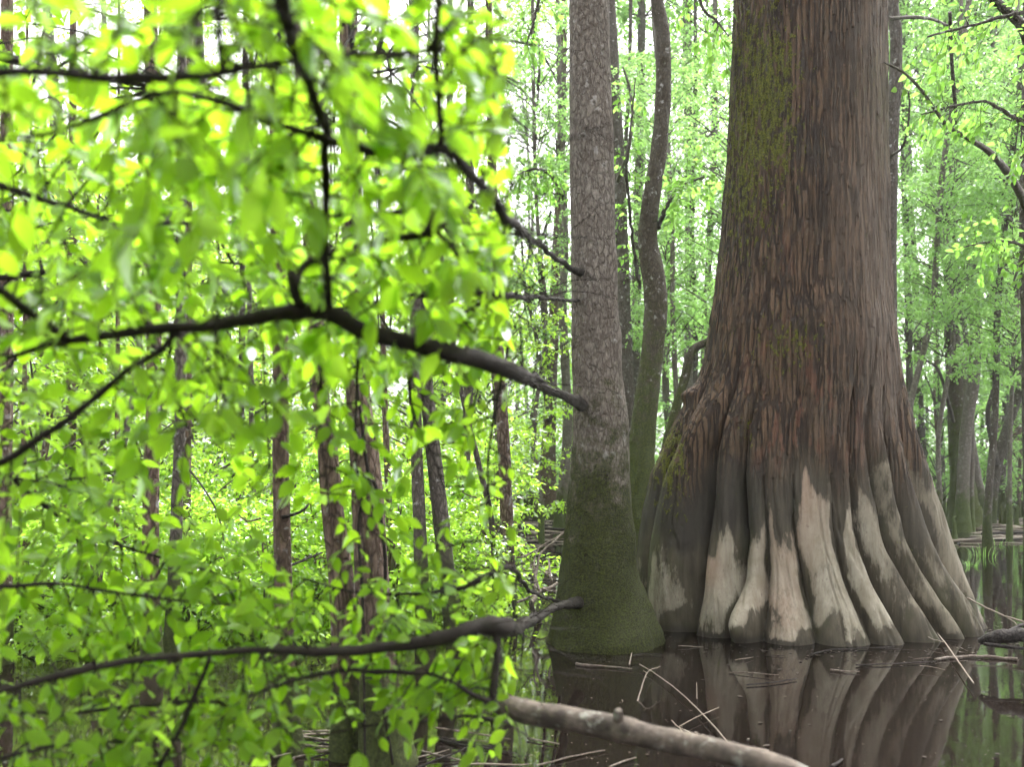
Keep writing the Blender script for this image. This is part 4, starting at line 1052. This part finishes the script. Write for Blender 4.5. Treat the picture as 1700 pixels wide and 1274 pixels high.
b = Bough('leafy_branch', 'leafy spray along the bottom edge right of the three strong trunks', P(915, 1180, 6.5))
m8 = b.limb([(915, 1180, 4, 6.5), (870, 1185, 6, 3.6), (842, 1200, 7, 2.7), (780, 1190, 6, 2.6), (700, 1200, 5, 2.6), (620, 1205, 4, 2.6), (520, 1225, 3, 2.6)])
b.dress(m8, 22, a=0.42, Lleaf=0.055, length=(.12, .3), depth=0.7)
b.finish()

# 9 drooping sprays hanging in front of the trunks
for (lab, pts, nd) in (
        ('drooping leafy twig in front of the straight dark trunk', [(430, 480, 6, 2.6), (436, 560, 5, 2.62), (440, 660, 4, 2.65), (446, 740, 3, 2.65), (452, 820, 2, 2.65)], 14),
        ('drooping leafy twig between the straight and the leaning dark trunks', [(545, 520, 6, 2.7), (535, 600, 5, 2.7), (530, 690, 4, 2.7), (540, 780, 3, 2.7), (548, 860, 2, 2.7)], 14),
        ('long drooping leafy twig over the vine-clad trunk', [(600, 530, 6, 2.7), (592, 640, 5, 2.75), (590, 740, 4, 2.75), (598, 840, 3, 2.75), (606, 940, 2, 2.75)], 18),
        ('drooping leafy twig right of the vine-clad trunk', [(690, 560, 6, 2.8), (680, 640, 5, 2.8), (690, 700, 4, 2.8), (720, 760, 3, 2.8), (740, 830, 2, 2.8)], 14),
        ('leafy twig drooping at the right end of the left-hand leaves', [(846, 560, 6, 2.6), (826, 660, 5, 2.6), (810, 760, 4, 2.6), (812, 850, 3, 2.6), (790, 930, 2, 2.6)], 14),
        ('leafy twig drooping over the dark spotted trunk', [(300, 540, 6, 2.4), (280, 600, 5, 2.4), (300, 680, 4, 2.45), (320, 730, 2, 2.45)], 10),
        ('bright leafy twig hanging below the middle bough left of centre', [(360, 520, 6, 1.7), (360, 600, 5, 1.72), (370, 660, 4, 1.74), (372, 720, 2, 1.75)], 8)):
    b = Bough('leafy_twig', lab, P(*[pts[0][k] for k in (0, 1)], pts[0][3]), 'twig', 'drooping twigs in the foreground')
    g0 = GAPS; GAPS = []
    sp = b.limb(pts, 'stem', 6)
    b.dress(sp, nd, Lleaf=0.056, length=(.08, .24), depth=0.6, droop=0.9)
    b.finish(); GAPS = g0

flush()
# 10 farther leafy layer: sprays 3 to 6 m off that close the upper left
def spray_layer(lab, px0, px1, py0, py1, d0, d1, n, Lleaf, axis, keep=None):
    b = Bough('leafy_branch', lab, P(axis[0][0], axis[0][1], axis[0][3]))
    sp = b.limb(axis, 'branch', 7)
    for k in range(n):
        f = random.random(); i_ = int(f * (len(sp) - 1))
        q_ = P(random.uniform(px0, px1), random.uniform(py0, py1), random.uniform(d0, d1))
        p_ = sp[i_, :3]
        # a side shoot from the limb out to the spray
        path = spline(np.array([p_, p_ * .5 + q_ * .5 + np.array((0, 0, .08)), q_]), 8)
        v, q2, t_ = tube_np(path, np.linspace(0.006, 0.0025, 8), 5, False)
        b.tw.add(v - b.off, q2)
        dd = q_ - path[-2]
        for r_ in range(3):
            b.twig(q_, dd / np.linalg.norm(dd) + np.array((random.gauss(0, .7), random.gauss(0, .7), random.gauss(-.1, .4))), random.uniform(.2, .45), Lleaf)
    b._finish()
spray_layer('leafy branch farther back behind the top left leaves', -40, 420, -40, 330, 2.6, 4.2, 22, .068, [(-140, 60, 12, 3.2), (100, 120, 9, 3.3), (300, 150, 6, 3.4), (430, 170, 3, 3.5)])
spray_layer('leafy branch farther back behind the top centre leaves', 400, 845, -40, 330, 2.6, 4.2, 22, .068, [(640, -160, 12, 3.2), (640, 40, 9, 3.3), (600, 150, 6, 3.4), (560, 250, 3, 3.5)])
spray_layer('leafy branch farther back behind the middle bough at left', -40, 420, 300, 640, 2.6, 4.4, 20, .068, [(-140, 480, 12, 3.2), (100, 450, 9, 3.3), (260, 430, 6, 3.4), (430, 440, 3, 3.5)])
spray_layer('leafy branch farther back behind the middle bough near its fork', 400, 845, 300, 620, 2.6, 4.4, 18, .068, [(540, -160, 12, 3.6), (620, 250, 9, 3.6), (640, 400, 6, 3.6), (650, 560, 3, 3.6)])

# 11 leafy sprays over the right-hand woods
def right_spray(lab, pts, n, xr, L, droop=0.5):
    global GAPS
    g0, GAPS = GAPS, []
    b = Bough('leafy_branch', lab, P(pts[0][0], pts[0][1], pts[0][3]), group='leafy branches over the right-hand woods', xr=xr, mat=M['bark_grey'])
    sp = b.limb(pts, 'branch', 7)
    b.dress(sp, n, Lleaf=L, length=(.25, .7), depth=0.8, droop=droop, spacing=0.05)
    b.finish(); flush(); GAPS = g0
right_spray('leafy spray hanging from the top edge left of the grey scaly trunk', [(905, -90, 7, 9.5), (895, -10, 5, 9.5), (885, 40, 4, 9.5), (872, 80, 2, 9.5)], 16, (854, 940), .085, 1.0)
right_spray('leafy spray hanging from the top edge left of the huge trunk', [(1150, -60, 7, 9.0), (1165, 10, 5, 9.0), (1190, 35, 4, 9.0), (1210, 60, 2, 9.0)], 10, (1110, 1225), .085, 0.9)
right_spray('bright leafy branch under the arching limb at upper right', [(1760, 230, 9, 8.6), (1690, 200, 7, 8.6), (1640, 170, 5, 8.6), (1590, 175, 4, 8.6), (1530, 190, 2, 8.6)], 34, (1480, 1800), .08, 0.5)
right_spray('bright leafy branch in the top right corner', [(1780, 30, 9, 8.2), (1700, 20, 7, 8.2), (1620, 40, 5, 8.2), (1540, 60, 3, 8.2)], 30, (1480, 1800), .08, 0.6)
right_spray('leafy branch reaching in from the right edge at mid height', [(1790, 400, 8, 10.5), (1720, 410, 6, 10.5), (1660, 400, 4, 10.5), (1600, 410, 2, 10.5)], 30, (1490, 1800), .09, 0.4)
right_spray('leafy branch between the grey trunk and the S-curved trunk', [(1062, 480, 6, 15), (1040, 300, 5, 13.6), (1045, 240, 4, 13.2), (1055, 130, 2, 13)], 22, (1000, 1080), .10, 0.4)
right_spray('leafy branch in the gap between the S-curved trunk and the huge trunk', [(1090, 380, 8, 14.2), (1120, 320, 6, 13.2), (1150, 300, 4, 12.6), (1190, 290, 2, 12)], 34, (1100, 1215), .10, 0.4)
right_spray('level leafy branch left of the grey scaly trunk', [(938, 330, 8, 16), (915, 290, 6, 14.5), (890, 280, 4, 14), (858, 290, 2, 13.6)], 40, (854, 945), .10, 0.4)

# ------------------------------------------------------------------ dead wood on and in the water
ZA = lambda a, b: (845 + a / 1.98, 630 + b / 1.98)
ZB = lambda a, b: (1270 + a / 1.98, 630 + b / 1.98)
def wdep(py, lift=0.0): return (CH - lift) * F / (py - HY)

def wood(name, lab, cat, chains, mat, group=None, lift=0.012, ns=7, part=None, rough=0.25, depth=None, jit=.5, thin=1.0):
    """chains: lists of (px, py, width px [, depth]); without depth the piece lies on the water."""
    tubes, root = [], None
    for ch in chains:
        rows = []
        for c in ch:
            d = c[3] if len(c) > 3 else (depth if depth else wdep(c[1], lift))
            rows.append((*P(c[0], c[1], d), c[2] * thin * .5 / F * d))
        rows = np.array(rows)
        L = np.linalg.norm(np.diff(rows[:, :3], axis=0), axis=1).sum()
        sp = spline(rows, max(8, min(80, int(L / .02))))
        n = len(sp); jt = np.arange(n) * .35
        for a_ in range(3): sp[:, a_] += vnoise(jt, 0 * jt + a_ * 5.3, 0 * jt + rows[0, 0] * 17, 3) * sp[:, 3] * jit
        tubes.append(sp)
    if root is None: root = tubes[0][0, :3]
    if len(tubes) == 1:
        v, q, t_ = tube_np(tubes[0][:, :3], np.maximum(tubes[0][:, 3], .0015), ns, True, rough, 25, int(abs(root[0]) * 99))
        o = link(name, mesh_np(name, v - root, q, t_, mat), None, root)
        return tag(o, lab, cat, group)
    o = thing(name, root, lab, cat, group)
    for k, sp in enumerate(tubes):
        v, q, t_ = tube_np(sp[:, :3], np.maximum(sp[:, 3], .0015), ns, True, rough, 25, k)
        nm = part or ('stem' if k == 0 else 'side_twig')
        link(nm, mesh_np(nm, v - root, q, t_, mat), o)
    return o

wood('fallen_log', 'blurred weathered log slanting across the bottom edge in front of the water', 'log',
     [[(826, 1168, 30, 2.85), (850, 1177, 40, 2.8), (930, 1192, 41, 2.75), (1010, 1208, 41, 2.7), (1030, 1212, 43, 2.68), (1060, 1219, 40, 2.66), (1150, 1238, 39, 2.6), (1240, 1259, 38, 2.5), (1330, 1290, 39, 2.45), (1500, 1380, 36, 2.4), (1720, 1500, 34, 2.4), (2150, 1780, 32, 2.4)],
      [(1030, 1212, 22, 2.68), (1026, 1190, 17, 2.66), (1027, 1180, 12, 2.65)]], M['log'], ns=20, part=None, rough=0.12, jit=.10)
cz = lambda f, pts, w: [(*f(a, b), w_) for (a, b), w_ in zip(pts, np.linspace(w[0], w[1], len(pts)))]
wood('dead_twig', 'bleached branching twig rising from the water before the mossy trunk', 'twig',
     [[(*ZA(408, 1155), 4, 5.8), (*ZA(410, 1100), 4, 5.9), (*ZA(432, 1030), 4, 6.1), (*ZA(455, 965), 3, 6.3), (*ZA(497, 945), 2, 6.5)],
      [(*ZA(455, 968), 3, 6.3), (*ZA(442, 958), 2, 6.3)], [(*ZA(408, 1140), 3, 5.85), (*ZA(390, 1100), 3, 5.9), (*ZA(372, 1055), 2, 6)]], M['twig_pale'], ns=6, thin=.62)
wood('dead_twig', 'long thin bleached twig slanting right over the dark water', 'twig',
     [cz(ZA, [(430, 938), (480, 968), (550, 1020), (620, 1085), (690, 1160), (735, 1218)], (3, 4)), cz(ZA, [(618, 1050), (617, 998)], (2.5, 1.5)), cz(ZA, [(560, 1142), (620, 1110), (690, 1080)], (3, 2))], M['twig_pale'], ns=6, thin=.62, lift=.03)
wood('dead_twig', 'thin bleached twig lying level on the water above the log', 'twig',
     [cz(ZA, [(535, 1122), (560, 1145), (640, 1178), (740, 1200), (855, 1222)], (3, 4)), cz(ZA, [(560, 1145), (600, 1195), (640, 1215)], (3, 2))], M['twig_pale'], ns=6, thin=.62, lift=.03)
for k, (lab, f, pts, w, mat) in enumerate((
        ('pale split stick floating before the mossy trunk', ZA, [(220, 936), (260, 942), (310, 944), (405, 953)], (9, 3), 'deadwood'),
        ('thin reddish stick floating where mossy trunk meets the water', ZA, [(400, 910), (450, 903), (508, 906)], (3, 2), 'wet_wood'),
        ('short upright pale twig poking from the water by the mossy trunk', ZA, [(396, 938), (400, 915), (407, 888)], (4, 2), 'twig_pale'),
        ('thin pale stick floating at the left of the log', ZA, [(60, 1180), (110, 1190), (165, 1200)], (5, 4), 'deadwood'),
        ('thin stick floating below the log', ZA, [(90, 1272), (200, 1243), (315, 1220)], (5, 3), 'deadwood'),
        ('thin stick crossing below the middle of the log', ZA, [(330, 1276), (375, 1258), (418, 1245)], (6, 4), 'deadwood'),
        ('slim dark stick floating before the flaring roots', ZB, [(150, 905), (220, 890), (320, 885), (425, 880)], (5, 2), 'wet_wood'),
        ('pale short stick floating on the trunk reflection', ZB, [(215, 955), (260, 960), (312, 962)], (5, 3), 'deadwood'),
        ('brown stick floating against the right-hand roots', ZB, [(385, 833), (440, 845), (515, 856)], (8, 4), 'wet_wood'),
        ('flat grey driftwood stick floating at right', ZB, [(560, 922), (640, 914), (740, 915), (830, 922)], (7, 10), 'deadwood'),
        ('thin straight stick floating left over the reflection', ZB, [(-60, 1005), (20, 998), (105, 985)], (4, 3), 'wet_wood'),
        ('long thin stick floating across the trunk reflection', ZB, [(300, 940), (420, 936), (560, 928)], (4, 3), 'wet_wood'),
        ('pale broken stick at the bottom edge right of the log', ZB, [(0, 1225), (35, 1240), (75, 1248)], (8, 5), 'deadwood'),
        ('dark forked stub at the bottom edge', ZB, [(215, 1274), (240, 1262), (255, 1250)], (12, 5), 'wet_wood'))):
    wood('floating_stick', lab, 'stick', [cz(f, pts, (w[0] * .65, w[1] * .65))], M[mat], 'sticks floating on the water')
wood('dead_branch', 'thin bare branch slanting from the right-hand roots into the water', 'branch',
     [cz(ZB, [(530, 775), (548, 810), (590, 865), (640, 935), (685, 1000)], (1.6, 2.6)), cz(ZB, [(590, 865), (540, 850), (485, 790)], (2, 1.2))], M['twig_pale'], lift=.05, ns=6)
wood('dead_branch', 'thin bare twig arching right from the flaring roots over the water', 'branch',
     [[(*ZB(575, 650), 2.5, 9.4), (*ZB(620, 690), 3, 9.0), (*ZB(680, 728), 3, 8.6), (*ZB(780, 775), 3, 8.2), (*ZB(860, 802), 4, 7.9)], [(*ZB(780, 775), 2.5, 8.2), (*ZB(820, 800), 2, 8.1), (*ZB(840, 830), 1.5, 8)]], M['twig_pale'], ns=6)
wood('driftwood', 'dark wet chunk of driftwood at the right edge', 'driftwood',
     [[(*ZB(712, 862), 12, 7.0), (*ZB(740, 855), 22, 6.95), (*ZB(800, 848), 24, 6.9), (*ZB(870, 842), 22, 6.85), (*ZB(960, 836), 16, 6.8)], [(*ZB(800, 838), 9, 6.95), (*ZB(830, 815), 7, 7.1), (*ZB(870, 800), 5, 7.2)], [(*ZB(720, 872), 6, 6.9), (*ZB(780, 880), 7, 6.85), (*ZB(850, 885), 5, 6.8)]], M['wet_wood'], ns=10)
# dead branch tangle left of the mossy foot
tg = [[(70, 738, 12), (100, 702, 11), (135, 685, 9), (175, 664, 7)], [(68, 735, 11), (92, 785, 11), (125, 832, 9)], [(90, 790, 7), (80, 850, 6), (72, 900, 6)], [(88, 700, 8), (84, 660, 7), (92, 620, 6), (108, 570, 5), (150, 532, 4), (190, 492, 3)],
      [(100, 700, 6), (86, 650, 5), (82, 600, 4), (96, 560, 3)], [(140, 665, 6), (132, 620, 5), (130, 590, 3)], [(15, 588, 5), (60, 578, 5), (110, 548, 4), (180, 505, 3)], [(20, 735, 5), (55, 722, 6), (100, 705, 6)], [(110, 690, 5), (150, 700, 4), (180, 690, 3)], [(92, 780, 5), (120, 770, 4), (150, 790, 3)],
      [(30, 560, 3), (70, 600, 3), (120, 640, 3), (165, 655, 2)]]
dd_ = [9.0, 9.0, 8.9, 9.2, 9.1, 9.2, 9.6, 9.0, 9.1, 8.9, 9.3]
wood('dead_branch', 'tangle of bare dead branches standing in the water left of the mossy foot', 'branch',
     [[(*ZA(a, b_), w * .75, d + .12 * i2) for i2, (a, b_, w) in enumerate(ch)] for ch, d in zip(tg, dd_)], M['deadwood'], ns=7, part='dead_branch')
for (lab, pts, w) in (('pale floating log piece far left of the mossy foot', [(10, 655), (30, 650), (44, 640)], (14, 12)), ('grey floating log end beside the branch tangle', [(0, 692), (40, 690), (76, 690)], (9, 7))):
    wood('floating_log', lab, 'log', [cz(ZA, pts, w)], M['deadwood'], ns=10)
# drifts of small dead sticks
def stick_mesh(k):
    r = random.Random(k)
    pts = np.array([(-.5, 0, 0, .012), (-.15, r.uniform(-.06, .06), .01, .014), (.2, r.uniform(-.06, .06), .0, .011), (.5, r.uniform(-.1, .1), .005, .005)])
    sp = spline(pts, 10)
    v, q, t_ = tube_np(sp[:, :3], sp[:, 3], 5, True, .2, 20, k)
    return mesh_np('stick', v, q, t_, M[('deadwood', 'wet_wood', 'twig_pale')[k % 3]])
SM = [stick_mesh(k) for k in range(6)]
def drift(n, x0, x1, y0, y1, sc, lab, grp):
    for k in range(n):
        py = random.uniform(y0, y1); d = wdep(py); x = upx(random.uniform(x0, x1), d)
        o = link('floating_stick', random.choice(SM), None, (x, d, .006 + random.random() * .03)); s_ = random.uniform(*sc)
        o.scale = (s_, s_, s_); o.rotation_euler = (random.gauss(0, .05), random.gauss(0, .06), random.gauss(0, .6))
        tag(o, lab, 'stick', grp)
drift(34, 855, 930, 898, 960, (.5, 1.6), 'small dead stick in the drift left of the mossy foot', 'stick drift left of the mossy foot')
drift(9, 690, 848, 1222, 1290, (.25, .6), 'small grey stick in the drift at the bottom by the picture centre', 'stick drift at the bottom centre')
drift(14, 485, 565, 1225, 1260, (.2, .5), 'small grey stick drifting between the strong trunk feet', 'stick drift between the trunk feet')
drift(30, 1570, 1700, 862, 905, (1., 3.), 'small dead stick along the far water at right', 'stick drift on the far right water')
drift(24, 855, 935, 858, 890, (1., 3.), 'small dead stick along the far water left of the grey trunk', 'stick drift on the far left water')
drift(9, 1110, 1690, 1062, 1130, (.15, .4), 'tiny twig floating near the flaring roots', 'tiny twigs near the roots')

# cypress knees
def knee_mesh(k):
    r = random.Random(40 + k)
    pts = np.array([(0, 0, -.2, .15), (0, 0, .02, .12), (r.uniform(-.03, .03), 0, .25, .075), (r.uniform(-.05, .05), 0, .45, .05), (r.uniform(-.06, .06), 0, .56, .028), (r.uniform(-.06, .06), 0, .60, .006)])
    sp = spline(pts, 16)
    v, q, t_ = tube_np(sp[:, :3], np.maximum(sp[:, 3], .004), 10, True, .35, 9, k)
    return mesh_np('cypress_knee', v, q, t_, M['bark_pale'] if k % 2 else M['bark_moss'])
KM = [knee_mesh(k) for k in range(4)]
def knee(px, py, s_, lab, grp='cypress knees in the right-hand water'):
    d = wdep(py)
    o = link('cypress_knee', KM[random.randrange(4)], None, (upx(px, d), d, 0)); o.scale = (s_ * .8, s_ * .8, s_); o.rotation_euler = (0, 0, random.uniform(0, 6))
    tag(o, lab, 'cypress knee', grp)
o = link('cypress_knee', KM[1], None, (upx(1585, 20.6), 20.6, 0)); o.scale = (.75, .75, .95); tag(o, 'single pale knee standing in open water right of the roots', 'cypress knee', 'cypress knees in the right-hand water')
for k in range(30):
    knee(random.uniform(1545, 1700), random.uniform(842, 878), random.uniform(.6, 1.5), 'small cypress knee among many around the far right trunks')
for k in range(16):
    knee(random.uniform(856, 932), random.uniform(842, 868), random.uniform(.6, 1.5), 'small cypress knee among those left of the grey trunk', 'cypress knees in the left-hand water')

# tuft of water grass
def blades(n, R, H):
    A = Acc()
    for k in range(n):
        a_ = random.uniform(0, 6.28); r_ = R * math.sqrt(random.random()); h = H * random.uniform(.5, 1.1); ln = random.uniform(.2, .9) * h
        b_ = np.array((r_ * math.cos(a_), r_ * math.sin(a_), -.02)); dr = np.array((math.cos(a_), math.sin(a_), 0)); sd_ = np.array((-dr[1], dr[0], 0)) * .006
        pts = [b_ + dr * ln * f * f + np.array((0, 0, h * (f - .35 * f * f))) for f in (0, .35, .7, 1)]
        v = []
        for f, p_ in zip((1, .9, .6, .1), pts): v += [p_ - sd_ * f, p_ + sd_ * f]
        A.add(np.array(v), [(0, 1, 3, 2), (2, 3, 5, 4), (4, 5, 7, 6)])
    return A.mesh('blades', M['leaf_cool'])
for (px, py, R_, H_, lab) in ((1632, 925, .35, .38, 'tuft of pale water grass right of the flaring roots'), (1655, 905, .3, .3, 'smaller tuft of water grass behind the first at right'), (1612, 940, .15, .2, 'sparse grass blades nearest the roots at right')):
    d = wdep(py); tag(link('water_grass', blades(24, R_, H_), None, (upx(px, d), d, 0)), lab, 'grass', 'water grass at right')

# fallen leaves adrift round the feet of the trees
A = Acc()
for k in range(420):
    if k % 3:
        a_ = random.uniform(-1.9, 1.9); rr_ = 1.75 + abs(random.gauss(0, .35)); x, y = 2.95 + rr_ * math.sin(a_), 9.2 - rr_ * .85 * math.cos(a_)
    else:
        y = random.uniform(4.6, 13); x = upx(random.uniform(400, 1700), y)
    s_ = random.uniform(.018, .045); a_ = random.uniform(0, 6.28)
    lv, lt = LEAF[k % 6]
    c_, n_ = math.cos(a_), math.sin(a_)
    v = lv * s_ * np.array((1, 1, .25)); v[:, 2] -= v[:, 2].min()
    A.add(np.stack([x + v[:, 0] * c_ - v[:, 1] * n_, y + v[:, 0] * n_ + v[:, 1] * c_, v[:, 2] + .003], 1), None, lt)
tag(link('fallen_leaves', A.mesh('fallen_leaves', M['mud'], False)), 'small brown fallen leaves adrift round the flaring roots', 'leaves', kind='stuff')

# specks of pollen, seeds and leaf bits adrift
A = Acc()
for k in range(500):
    d = 1.0 / random.uniform(1 / 14, 1 / 4.4); x = upx(random.uniform(0, 1700), d); s_ = random.uniform(.0025, .007); a_ = random.uniform(0, 6.28)
    v = np.array([(x + s_ * math.cos(a_ + q_) * (1.6 if q_ in (0, math.pi) else .7), d + s_ * math.sin(a_ + q_), .004) for q_ in (0, 1.57, math.pi, 4.71)])
    A.add(v, [(0, 1, 2, 3)])
tag(link('floating_specks', A.mesh('specks', M['twig_pale'], False)), 'pale specks of seed and leaf adrift on the dark water', 'debris', kind='stuff')

# ------------------------------------------------------------------ damp air between the trees
hv = np.array([(x, y, z) for z in (-2, 52) for (x, y) in ((-255, -105), (255, -105), (255, 305), (-255, 305))], float)
hq = [(3, 2, 1, 0), (4, 5, 6, 7), (0, 1, 5, 4), (1, 2, 6, 5), (2, 3, 7, 6), (3, 0, 4, 7)]
hk = NT('haze')
pv = hk.node('ShaderNodeVolumePrincipled')
pv.inputs['Color'].default_value = (0.93, 0.97, 0.95, 1); pv.inputs['Density'].default_value = 0.0010; pv.inputs['Anisotropy'].default_value = 0.3
hk.l.new(pv.outputs[0], hk.out.inputs['Volume'])
tag(link('haze', mesh_np('haze', hv, hq, None, hk.m, False)), 'thin pale damp air filling the woods', 'haze', kind='stuff')

# ------------------------------------------------------------------ labels by neighbour and distance
MARKS = [(8, 'the dark trunk at the left edge'), (112, 'the brown trunk at far left'), (165, 'the pale leaning sapling'), (252, 'the dark spotted trunk'), (292, 'the pale lichen-spotted trunk'), (400, 'the slim grey stem'), (470, 'the straight dark trunk'),
         (560, 'the middle strong trunk'), (615, 'the vine-clad trunk'), (700, 'the slim grey trunk'), (735, 'the left-leaning trunk'), (780, 'the grey trunk near the centre'), (840, 'the dark trunk at the centre'),
         (910, 'the reddish brown trunk'), (985, 'the grey scaly trunk'), (1085, 'the S-curved trunk'), (1145, 'the straight pale trunk'), (1340, 'the huge fluted trunk'), (1480, 'the spotted grey trunk'), (1530, 'the slim dark trunk by the roots'),
         (1590, 'the swollen-footed trunk'), (1640, 'the leaning forked trunk'), (1700, 'the right edge trunk')]
seen = {}
for o in sorted((o for o in col.objects if o.parent is None and o.get('label') in (LAB_R, LAB_L, LAB_B, LAB_C) or o.name.startswith('canopy_tree')), key=lambda o: o.location.y):
    d = o.location.y; px = CX + F * o.location.x / d
    mk = min(MARKS, key=lambda m: abs(m[0] - px))
    side = 'behind' if abs(mk[0] - px) < 14 else ('left of' if px < mk[0] else 'right of')
    what = 'low leafy bush' if o.name.startswith('bush') else ('tall thin-stemmed tree' if o.name.startswith('canopy') else 'leafy understory tree')
    far = 'close' if d < 13 else ('middle-distance' if d < 23 else ('distant' if d < 33 else 'very distant'))
    lab = f'{far} {what} {side} {mk[1]}'
    k_ = seen.get(lab, 0); seen[lab] = k_ + 1
    if k_ == 1: lab += ', farther one'
    elif k_ > 1: lab += ', farthest back'
    o['label'] = lab
